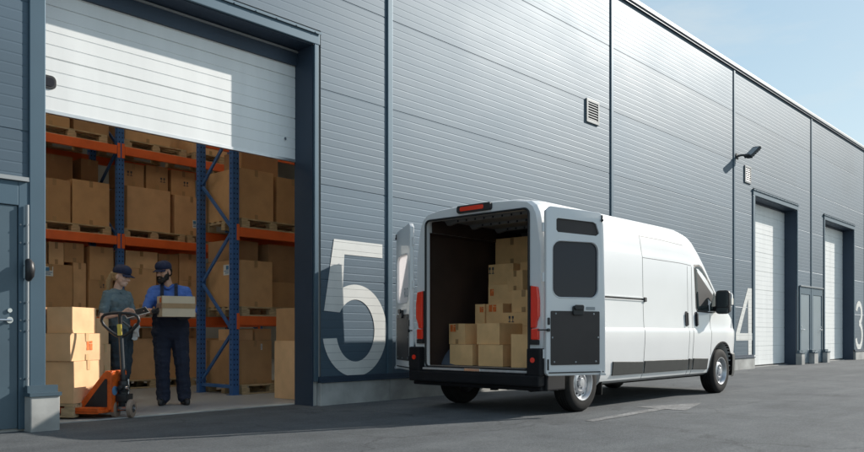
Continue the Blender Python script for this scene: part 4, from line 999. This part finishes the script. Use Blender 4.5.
# underbody
mb = MB(); mb.box((.25,-.70,.26),(5.3,.70,.32)); mb.cyl((RW,-.80,.345),(RW,.80,.345),.045,n=14); mb.box((.55,-.62,.24),(1.05,-.54,.30)); mb.box((.55,.54,.24),(1.05,.62,.30)); mb.box((.12,-.45,.27),(.22,.45,.34))
vp(mb, 'underbody', M['rubber'])
mb = MB(); mb.cyl((1.85,.05,.30),(1.85,.05,.16),.31,n=30); vp(mb, 'spare_wheel', M['rubber'], smooth=40)
mb = MB(); mb.box((.15,.10,.28),(.35,.22,.34)); mb.box((.14,-.2,.25),(.2,-.12,.33)); mb.cyl((.08,-.42,.30),(.55,-.42,.29),.03,n=14); mb.cyl((.55,-.42,.29),(1.0,-.40,.28),.07,n=16)
vp(mb, 'exhaust', M['black'], smooth=40)
for sg in (-1, 1):
    mb = MB(); mb.box((1.30, min(sg*.77, sg*.95), .17), (1.315, max(sg*.77, sg*.95), .42)); vp(mb, 'mud_flap', M['rubber'])

# boxes in the van: front (rear-facing) face at s, spanning n
def vbox(s, n0, n1, z0, z1, label, dp=.42, rz=0., **kw):
    kw.setdefault('tape', 'y'); kw.setdefault('group', 'boxes loaded in the van')
    if kw.get('mat') in ('card1', 'card3'): kw['mat'] = 'card_brightened'  # swaps in the brightened cardboard, making up for the dim cargo space
    return carton(s+dp/2, (n0+n1)/2, z0, dp, n1-n0, z1-z0, label, rz=rz, **kw)
VF = .5235
vbox(7.78, 6.33, 6.72, VF, .785, 'bottom left carton by the wheel housing on the van floor', mat='card3', tape='', rz=R(-3))
vbox(7.74, 5.83, 6.22, VF, .785, 'bottom middle carton on the van floor, plain front', mat='card3', tape='', rz=R(-2))
vbox(7.66, 5.33, 5.66, VF, .915, 'tall plain carton on the van floor beside the right tail light', mat='card3', tape='')
vbox(7.84, 6.46, 6.78, .788, 1.05, 'carton with orange print at upper left, second row of the van load', mat='card3', rz=R(-10), mark=('x-', 'orange', .72, .78, .11, .09))
vbox(7.79, 5.90, 6.28, .788, 1.05, 'plain front carton in the second row above the bottom middle one', mat='card3', tape='', rz=R(-5))
vbox(8.2, 5.30, 6.66, VF, 1.02, 'wide low carton behind the two front rows of the van load', mat='card1', tape='')
vbox(8.22, 6.50, 6.66, 1.023, 1.31, 'slim carton with orange print in the third row, left end', dp=.3, mat='card3', mark=('x-', 'orange', .3, .75, .06, .07), tape='')
vbox(8.24, 6.22, 6.49, 1.023, 1.31, 'third row carton with an orange square near its top', dp=.3, mat='card3', tape='', mark=('x-', 'orange', .6, .8, .12, .09))
vbox(8.2, 5.70, 6.19, 1.023, 1.19, 'low carton with arrow marks lying in the third row', mat='card3', tape='', mark=('x-', 'icon', .72, .5, .09, .08))
vbox(8.27, 5.72, 6.10, 1.193, 1.475, 'taped carton on the low one near the right tail light', dp=.36, mat='card1')
vbox(8.27, 5.36, 5.69, 1.023, 1.46, 'carton in the third row half behind the right tail light', dp=.36, mat='card0')
vbox(8.40, 6.13, 6.58, 1.313, 1.565, 'carton with an orange mark in the fourth row, left', dp=.36, mat='card3', tape='', mark=('x-', 'orange', .86, .62, .06, .09))
vbox(8.52, 6.24, 6.67, 1.568, 1.85, 'carton with a dark arrow mark near the top left of the van load', dp=.42, mat='card3', tape='', mark=('x-', 'icon', .87, .72, .10, .09), rz=R(-3))
vbox(8.36, 5.93, 6.24, 1.478, 1.735, 'small tilted carton with one tape strip near the top of the load', dp=.3, mat='card3', rz=R(-14))
vbox(8.62, 5.75, 6.22, 1.476, 1.865, 'carton hidden behind the small tilted one', dp=.4, mat='card1', tape='')
vbox(8.84, 6.22, 6.80, 1.868, 2.235, 'biggest carton on top of the whole van load', dp=.45, mat='card1')
vbox(8.74, 5.82, 6.16, 1.868, 2.18, 'topmost carton next to the biggest one, partly behind the door pillar', dp=.4, mat='card0')
vbox(8.72, 5.2, 6.75, VF, 1.47, 'very large carton at the core of the van load', dp=.7, mat='card2', tape='')
vbox(8.78, 6.24, 6.75, 1.473, 1.865, 'dark carton under the biggest one at the top of the load', dp=.5, mat='card2', tape='')

# ------------------------------------------------------------------ people
def capsule(bm, p0, p1, r0, r1, sub=2):
    p0, p1 = Vector(p0), Vector(p1)
    t_ = bmesh.new(); bmesh.ops.create_icosphere(t_, subdivisions=sub, radius=1)
    pts = [v.co.copy() for v in t_.verts]; t_.free()
    h_ = bmesh.new()
    for c_, r_ in ((p0, r0), (p1, r1)):
        for p in pts: h_.verts.new(c_ + p*r_)
    res = bmesh.ops.convex_hull(h_, input=h_.verts)
    bmesh.ops.delete(h_, geom=[v for v in h_.verts if not v.link_faces], context='VERTS')
    m_ = bpy.data.meshes.new('t'); h_.to_mesh(m_); h_.free(); bm.from_mesh(m_); bpy.data.meshes.remove(m_)
def ellip(bm, c, r, rot=None, sub=3):
    X = Matrix.Translation(c) @ (Euler(rot).to_matrix().to_4x4() if rot else Matrix.Identity(4)) @ Matrix.Diagonal((*r, 1))
    bmesh.ops.create_icosphere(bm, subdivisions=sub, radius=1, matrix=X)
def blob(name, prims, mat, parent, voxel=.007, it=3, wr=None, clip=None):
    bm = bmesh.new()
    for p in prims:
        if p[0] == 'c': capsule(bm, *p[1:])
        else: ellip(bm, *p[1:])
    me = bpy.data.meshes.new(name); bm.to_mesh(me); bm.free(); me.materials.append(mat)
    o = bpy.data.objects.new(name, me); COL.objects.link(o)
    md = o.modifiers.new('r', 'REMESH'); md.mode = 'VOXEL'; md.voxel_size = voxel; md.use_smooth_shade = True
    s_ = o.modifiers.new('s', 'SMOOTH'); s_.iterations = it; s_.factor = .5
    bake(o)
    me = o.data
    if clip:
        bm = bmesh.new(); bm.from_mesh(me)
        for co, no in clip:
            r_ = bmesh.ops.bisect_plane(bm, geom=bm.verts[:]+bm.edges[:]+bm.faces[:], plane_co=co, plane_no=no, clear_outer=True)
        bm.to_mesh(me); bm.free()
    if wr:
        amp, sc_, st = wr
        me.update()
        for v in me.vertices:
            q = Vector((v.co.x*st[0], v.co.y*st[1], v.co.z*st[2]))*sc_
            d = noise.fractal(q, 1., 2., 3)
            v.co += v.normal*d*amp
    if not me.materials: me.materials.append(mat)
    me.polygons.foreach_set('use_smooth', [True]*len(me.polygons)); me.update()
    o.parent = parent
    return o
def hand(wrist, d, u, nrm, curl=(25, 35, 25), sz=1., thumb=30):
    """prims of a hand; d fingers, u towards the thumb, nrm palm side"""
    wrist, d, u, nrm = Vector(wrist), Vector(d).normalized(), Vector(u).normalized(), Vector(nrm).normalized()
    pr = []
    offs = [.030, .010, -.011, -.031]; lens = [.074, .082, .076, .060]
    for o, l in zip(offs, lens):
        b0 = wrist + d*.012 + u*o*.55*sz; b1 = wrist + d*(.088 - abs(o-.005)*.15)*sz + u*o*sz
        pr.append(('c', b0, b1, .0165*sz, .0125*sz))
        p = b1; a = 0
        for fr, cu, r_ in zip((.46, .31, .23), curl, (.0095, .0085, .0075)):
            a += R(cu); dd = (d*math.cos(a) + nrm*math.sin(a)).normalized()
            q = p + dd*l*fr*sz; pr.append(('c', p, q, r_*1.08*sz, r_*sz, 1)); p = q
    tb = wrist + d*.022*sz + u*.024*sz; td = (d*math.cos(R(thumb+18)) + u*math.sin(R(thumb+18)) + nrm*.25).normalized()
    tm = tb + td*.042*sz; td2 = (td + nrm*.45 + d*.35).normalized()
    pr += [('c', tb, tm, .0155*sz, .011*sz), ('c', tm, tm+td2*.032*sz, .0105*sz, .0085*sz, 1)]
    return pr
def head(c, yaw, pitch, s=1.):
    """head prims around centre c (between the ears); faces local -Y before rotation"""
    X = Matrix.Translation(c) @ Matrix.Rotation(yaw, 4, 'Z') @ Matrix.Rotation(pitch, 4, 'X')
    rt = X.to_euler()
    e = lambda p, r: ('e', X @ Vector(p)*1 if False else X @ (Vector(p)*s), tuple(k*s for k in r), rt)
    pr = [e((0,.012,.045), (.076,.094,.080)), e((0,-.012,-.015), (.066,.078,.085)), e((0,-.040,-.070), (.046,.048,.042)), e((0,-.066,-.085), (.022,.022,.020)),
          e((.035,-.058,-.018), (.026,.026,.026)), e((-.035,-.058,-.018), (.026,.026,.026)), e((0,-.082,.026), (.046,.016,.014)),
          ('c', X @ (Vector((0,-.088,.018))*s), X @ (Vector((0,-.110,-.022))*s), .009*s, .0125*s), e((.011,-.098,-.026), (.010,.010,.008)), e((-.011,-.098,-.026), (.010,.010,.008)),
          e((0,-.090,-.054), (.022,.011,.007)), e((0,-.087,-.063), (.019,.011,.007)),
          e((.076,.012,-.008), (.010,.019,.031)), e((-.076,.012,-.008), (.010,.019,.031))]
    return pr, X
def face_bits(X, parent, s=1., brow='hairdark'):
    for sx in (-1, 1):
        mb = MB(); p = X @ (Vector((sx*.031,-.0805,.010))*s)
        bm = bmesh.new(); ellip(bm, p, (.0125*s,.0075*s,.0058*s), X.to_euler(), 2); me = bpy.data.meshes.new('eye'); bm.to_mesh(me); bm.free(); me.materials.append(M['eye'])
        o = bpy.data.objects.new('eye', me); COL.objects.link(o); o.parent = parent
        mb.tube([X @ (Vector((sx*.012,-.098,.026))*s), X @ (Vector((sx*.030,-.096,.033))*s), X @ (Vector((sx*.048,-.082,.028))*s)], [.003,.0045,.0025], 6); mb.build('eyebrow', M[brow], parent)
def cap_hat(X, parent, s=1., mat='capnavy'):
    pr = []
    rt = X.to_euler()
    pr = [('e', X @ (Vector((0,.012,.058))*s), (.088*s,.106*s,.084*s), rt), ('e', X @ (Vector((0,-.030,.072))*s), (.078*s,.072*s,.068*s), rt)]
    co = X @ (Vector((0,0,.036))*s); no = -(X.to_3x3() @ Vector((0,.10,1)).normalized())
    cp = blob('cap', pr, M[mat], parent, .006, 2, clip=[(co, no)])
    sd_ = cp.modifiers.new('s', 'SOLIDIFY'); sd_.thickness = .004; bake(cp); cp.data.polygons.foreach_set('use_smooth', [True]*len(cp.data.polygons))
    mb = MB(); n = 16; rows = 6; vs = []
    for j in range(rows+1):
        for k in range(n+1):
            a = R(-62 + 124*k/n); f_ = j/rows
            rx = .088; x = math.sin(a)*(rx + .004*f_); y = -math.cos(a)*(.098) - f_*.066*math.cos(a*1.2)**.8 if abs(a) < 1.5 else 0
            z_ = .046 - .016*f_ - .018*(math.sin(a)**2)*(.6+.6*f_)
            vs.append(X @ (Vector((x, y+.002, z_))*s))
    mb.add(vs, [(j*(n+1)+k, j*(n+1)+k+1, (j+1)*(n+1)+k+1, (j+1)*(n+1)+k) for j in range(rows) for k in range(n)])
    br = mb.build('brim', M[mat], cp, smooth=60); sd_ = br.modifiers.new('s', 'SOLIDIFY'); sd_.thickness = .005; bake(br)
    return cp
C_ = lambda a, b_, r0, r1: ('c', a, b_, r0, r1)

# --- the man: local x = picture right, -y = towards the camera
man = empty('person', (5.42, 9.38, .006), R(-30)); tag(man, 'bearded man in blue shirt, navy bib overalls and cap, carrying a box', 'person')
hc = Vector((-.125, -.045, 1.705)); hp, HX = head(hc, R(-40), R(13), 1.06)
neck = Vector((-.075, .02, 1.54)); shL = Vector((-.255, .03, 1.46)); shR = Vector((.135, .02, 1.465))
elL = Vector((-.335, -.07, 1.20)); wrL = Vector((-.215, -.305, 1.20)); elR = Vector((.235, -.02, 1.19)); wrR = Vector((.16, -.28, 1.13))
hipL, hipR = Vector((-.135, .02, .93)), Vector((.055, .02, .93)); knL, knR = Vector((-.145, -.02, .51)), Vector((.10, -.02, .51)); anL, anR = Vector((-.13, .03, .10)), Vector((.125, .03, .10))
ftL, ftR = Vector((-.165, -.13, .045)), Vector((.165, -.125, .045))
hdL = hand(wrL, (.55, -.55, -.25), (-.25, -.5, .8), (.8, .5, .1), (18, 30, 25)); hdR = hand(wrR, (-.6, -.35, -.1), (0, -.7, .6), (0, .1, 1), (10, 20, 15))
skinp = hp + [C_(hc+Vector((.02,.05,-.06)), neck, .058, .062), C_(neck, (-.06,.05,1.42), .060, .075),
  C_(shL, elL, .052, .045), C_(elL, wrL, .043, .029), C_(shR, elR, .052, .045), C_(elR, wrR, .043, .029),
  C_((-.18,.04,1.38),(.06,.04,1.38),.09,.09), C_((-.06,.04,1.36),(-.05,.03,1.0),.11,.11), C_(hipL,knL,.075,.055), C_(hipR,knR,.075,.055), C_(knL,anL,.05,.036), C_(knR,anR,.05,.036),
  C_(anL,anL.lerp(ftL,.5),.030,.024), C_(anR,anR.lerp(ftR,.5),.030,.024)] + hdL + hdR
blob('body', skinp, M['skin'], man, .0055, 2); face_bits(HX, man, 1.04)
cap_hat(HX, man, 1.06)
rt = HX.to_euler(); h3 = lambda p, r: ('e', HX @ (Vector(p)*1.06), tuple(k*1.06 for k in r), rt)
blob('beard', [h3((0,-.052,-.084),(.055,.054,.042)), h3((0,-.082,-.098),(.038,.030,.036)), h3((.026,-.084,-.060),(.016,.014,.026)), h3((-.026,-.084,-.060),(.016,.014,.026)), h3((.050,-.02,-.052),(.020,.040,.050)), h3((-.050,-.02,-.052),(.020,.040,.050)), h3((0,-.097,-.043),(.032,.011,.009)), h3((.064,.0,-.02),(.012,.018,.035)), h3((-.064,.0,-.02),(.012,.018,.035))], M['hairdark'], man, .005, 1, wr=(.004, 60, (1,1,1)))
blob('hair', [h3((0,.040,.010),(.080,.074,.058)), h3((0,.062,-.025),(.062,.045,.045))], M['hairdark'], man, .006, 1, wr=(.003, 60, (1,1,1)))
sleL = shL.lerp(elL, .86); sleR = shR.lerp(elR, .9)
blob('shirt', [C_((-.165,.03,1.385),(.045,.03,1.39),.128,.128), C_((-.12,.03,1.47),(.0,.03,1.475),.085,.085), C_(shL,(-.15,.03,1.47),.07,.08), C_(shR,(.04,.03,1.475),.07,.08),
  C_(shL, sleL, .072, .066), C_(shR, sleR, .072, .066), C_((-.06,.03,1.36),(-.05,.035,1.10),.150,.135), C_((-.13,.03,1.3),(-.11,.035,1.08),.118,.105), C_((.02,.03,1.3),(.02,.035,1.08),.118,.105)], M['blueshirt'], man, .007, 3, wr=(.012, 9, (1,1,1.8)))
blob('collar', [C_((-.135,-.02,1.525),(-.085,-.075,1.495),.022,.014), C_((-.02,-.02,1.53),(-.065,-.075,1.495),.022,.014), C_((-.135,.0,1.54),(-.075,.075,1.555),.02,.02), C_((-.02,.0,1.54),(-.075,.075,1.555),.02,.02)], M['blueshirt'], man, .006, 2)
ov = blob('overalls', [C_((-.14,.03,1.03),(.06,.03,1.03),.138,.138), C_((-.15,.02,.93),(.065,.02,.93),.135,.135), C_((-.12,.0,1.12),(.03,.0,1.12),.15,.15), C_((-.11,-.03,1.18),(.02,-.03,1.18),.142,.142), C_((-.125,-.075,1.32),(.005,-.075,1.32),.088,.088), C_((-.125,-.07,1.24),(.005,-.07,1.24),.095,.095),
  C_(hipL+Vector((-.01,0,0)), knL, .125, .095), C_(hipR+Vector((.01,0,0)), knR, .125, .095), C_(knL, anL+Vector((0,0,.0)), .095, .088), C_(knR, anR+Vector((0,0,.0)), .095, .088),
  C_(anL+Vector((0,-.02,.0)),anL+Vector((0,-.045,-.02)),.085,.07), C_(anR+Vector((0,-.02,.0)),anR+Vector((0,-.045,-.02)),.085,.07)], M['navy'], man, .008, 3, wr=(.013, 7, (1,1,2.2)), clip=[((0,0,1.385),(0,0,1)),((0,0,.035),(0,0,-1))])
for sx in (-1, 1):
    xx = -.06 + sx*.085
    mb = MB(); pts = [(xx,-.158,1.34),(xx-.0,-.135,1.42),(xx-.0,-.085,1.51),(xx-.0,-.02,1.562),(xx,.06,1.555),(xx-.01,.14,1.47),(xx-.02*sx,.185,1.3)]
    for a, b_ in zip(pts[:-1], pts[1:]): mb.bar(a, b_, .042, .010, up=(0,-.6,.8))
    mb.build('strap', M['navy'], ov, bevel=.002)
for an, ft in ((anL, ftL), (anR, ftR)):
    d = (ft-an); d.z = 0; d.normalize()
    blob('shoe', [C_(Vector((an.x,an.y,.05))-d*.03, Vector((an.x,an.y,.045))+d*.14, .045, .042), C_(Vector((an.x,an.y,.08)), Vector((an.x,an.y,.06))+d*.07, .048, .04), C_(Vector((an.x,an.y,.03))-d*.04, Vector((an.x,an.y,.03))+d*.16, .035, .034)], M['shoe'], man, .006, 2, clip=[((0,0,.002),(0,0,-1))])
blob('glove', [(p[0], p[1], p[2], p[3]*1.22, p[4]*1.22, *p[5:]) for p in hdL] + [C_(wrL, wrL.lerp(elL,.18), .036, .037)], M['glove'], man, .005, 1)
blob('glove', [(p[0], p[1], p[2], p[3]*1.22, p[4]*1.22, *p[5:]) for p in hdR] + [C_(wrR, wrR.lerp(elR,.18), .036, .037)], M['glove'], man, .005, 1)
# box he holds
mc = man.matrix_basis if False else (Matrix.Translation((5.42, 9.38, .006)) @ Matrix.Rotation(R(-30), 4, 'Z'))
bc = mc @ Vector((.025, -.345, 1.125))
hb = carton(bc.x, bc.y, bc.z, .40, .27, .255, 'cardboard box with a tape band held against his chest by the bearded man', rz=R(-30+14), mat='cardpale', tape='', group=None, tmat='tape')
mb = MB(); mb.box((-.208,-.1425,.105),(.2045,-.1415,.165)); mb.box((-.2085,-.142,.105),(-.2075,.139,.165)); mb.build('tape', M['tape'], hb)
mb = MB(); mb.box((-.2083,-.10,.175),(-.2073,-.03,.235)); mb.build('orange_print', M['orangeink'], hb)

# --- the woman
WL = (4.56, 9.24, .006)
wom = empty('person', WL, R(-26)); tag(wom, 'woman with blond ponytail, navy cap and teal polo shirt, using a tablet', 'person')
hc = Vector((.075, -.02, 1.60)); hp, HX = head(hc, R(58), R(15), 1.0)
neck = Vector((.03, .03, 1.445)); shL = Vector((-.085, -.09, 1.375)); shR = Vector((.135, .10, 1.375))
elL = Vector((-.135, -.19, 1.11)); wrL = Vector((.085, -.285, 1.155)); elR = Vector((.20, .05, 1.12)); wrR = Vector((.285, -.17, 1.125))
hipL, hipR = Vector((.02, -.08, .90)), Vector((.10, .07, .90)); knL, knR = Vector((.055, -.10, .49)), Vector((.11, .07, .49)); anL, anR = Vector((.02, -.05, .09)), Vector((.06, .12, .09))
ftL, ftR = Vector((.15, -.13, .04)), Vector((.20, .06, .04))
hdL = hand(wrL, (.75, -.15, .28), (-.1, -.5, .8), (.1, .3, -1), (20, 30, 25), .94); hdR = hand(wrR, (.2, -.75, .05), (.9, .2, .3), (-.2, 0, .9), (25, 35, 25), .94)
blob('body', hp + [C_(hc+Vector((-.02,.02,-.06)), neck, .050, .054), C_(neck, (.025,.02,1.34), .054, .08), C_(shL, elL, .044, .038), C_(elL, wrL, .037, .025), C_(shR, elR, .044, .038), C_(elR, wrR, .037, .025),
  C_((-.02,-.04,1.30),(.08,.05,1.30),.085,.085), C_((.03,.01,1.29),(.05,.0,.95),.09,.10), C_(hipL,knL,.075,.052), C_(hipR,knR,.075,.052), C_(knL,anL,.048,.032), C_(knR,anR,.048,.032), C_(anL,anL.lerp(ftL,.5),.028,.022), C_(anR,anR.lerp(ftR,.5),.028,.022)] + hdL + hdR, M['skinfair'], wom, .0055, 2)
face_bits(HX, wom, .98, 'hairblond'); cap_hat(HX, wom, 1.04)
rt = HX.to_euler(); h3 = lambda p, r: ('e', HX @ (Vector(p)*.98), r, rt)
blob('hair', [h3((0,.035,.02),(.080,.078,.066)), h3((0,.060,-.02),(.064,.05,.05)), h3((.066,.02,-.005),(.016,.03,.045)), h3((-.066,.02,-.005),(.016,.03,.045)),
  ('c', HX @ Vector((0,.085,.02)), HX @ Vector((0,.125,.005)), .022, .030), ('c', HX @ Vector((0,.125,.005)), HX @ Vector((.0,.150,-.10)) , .030, .032), ('c', HX @ Vector((0,.150,-.10)), HX @ Vector((.0,.135,-.20)), .032, .018), ('c', HX @ Vector((0,.135,-.20)), HX @ Vector((0,.12,-.26)), .018, .006)], M['hairblond'], wom, .006, 1, wr=(.004, 50, (3,3,.5)))
blob('shirt', [C_((-.025,-.05,1.30),(.085,.05,1.30),.115,.115), C_((-.01,-.02,1.385),(.07,.04,1.385),.075,.075), C_(shL,(.0,-.03,1.375),.062,.07), C_(shR,(.06,.04,1.375),.062,.07), C_((.055,-.04,1.27),(.06,.01,1.27),.115,.115),
  C_(shL, shL.lerp(elL,.72), .063, .060), C_(shR, shR.lerp(elR,.72), .063, .060), C_((.02,-.03,1.2),(.04,-.03,.92),.115,.125), C_((.06,.04,1.2),(.075,.04,.92),.11,.12)], M['teal'], wom, .007, 3, wr=(.012, 9, (1,1,1.8)))
blob('collar', [C_((-.02,-.02,1.43),(.07,-.055,1.405),.018,.013), C_((.075,.07,1.43),(.105,.0,1.405),.018,.013), C_((-.02,-.01,1.44),(.02,.085,1.45),.018,.018)], M['teal'], wom, .006, 2)
blob('trousers', [C_(hipL,hipR,.125,.125), C_((.03,-.04,.96),(.08,.04,.96),.12,.12), C_(hipL,knL,.118,.085), C_(hipR,knR,.118,.085), C_(knL,anL,.085,.075), C_(knR,anR,.085,.075)], M['tealdark'], wom, .008, 3, wr=(.012, 7, (1,1,2.2)), clip=[((0,0,1.01),(0,0,1)),((0,0,.05),(0,0,-1))])
for an, ft in ((anL, ftL), (anR, ftR)):
    d = (ft-an); d.z = 0; d.normalize()
    blob('shoe', [C_(Vector((an.x,an.y,.05))-d*.03, Vector((an.x,an.y,.042))+d*.13, .04, .036), C_(Vector((an.x,an.y,.07)), Vector((an.x,an.y,.05))+d*.06, .042, .035), C_(Vector((an.x,an.y,.03))-d*.035, Vector((an.x,an.y,.03))+d*.14, .031, .030)], M['shoe'], wom, .006, 2, clip=[((0,0,.002),(0,0,-1))])
wm = Matrix.Translation(WL) @ Matrix.Rotation(R(-26), 4, 'Z')
# tablet, held level in front of her
tb = MB(); TX = wm @ Matrix.Translation((.235, -.285, 1.165)) @ Euler((R(24), R(-16), R(8))).to_matrix().to_4x4()
tb.box((-.135, -.09, -.005), (.135, .09, .004)); to = tb.build('tablet', M['steel'], None, bevel=.003); to.matrix_world = TX
tag(to, 'thin dark tablet held out between the woman and the bearded man', 'tablet')
mb = MB(); mb.box((-.125, -.08, .0045), (.125, .08, .0055)); mb.build('screen', M['screen'], to)
# pale work gloves tucked in her pocket
gp = hand((0,0,0), (.1,0,-1), (1,0,.1), (0,-1,0), (25,30,20), .85, 15)
gl_ = blob('work_gloves', gp + [C_((0,0,0),(0,0,.05),.035,.04)], M['glovepale'], None, .005, 1, wr=(.004, 30, (1,1,1)))
gl_.matrix_world = wm @ Matrix.Translation((.235, -.05, .955)) @ Euler((0, R(10), R(-20))).to_matrix().to_4x4()
tag(gl_, 'pale work gloves hanging from the pocket of the woman\'s trousers', 'gloves')
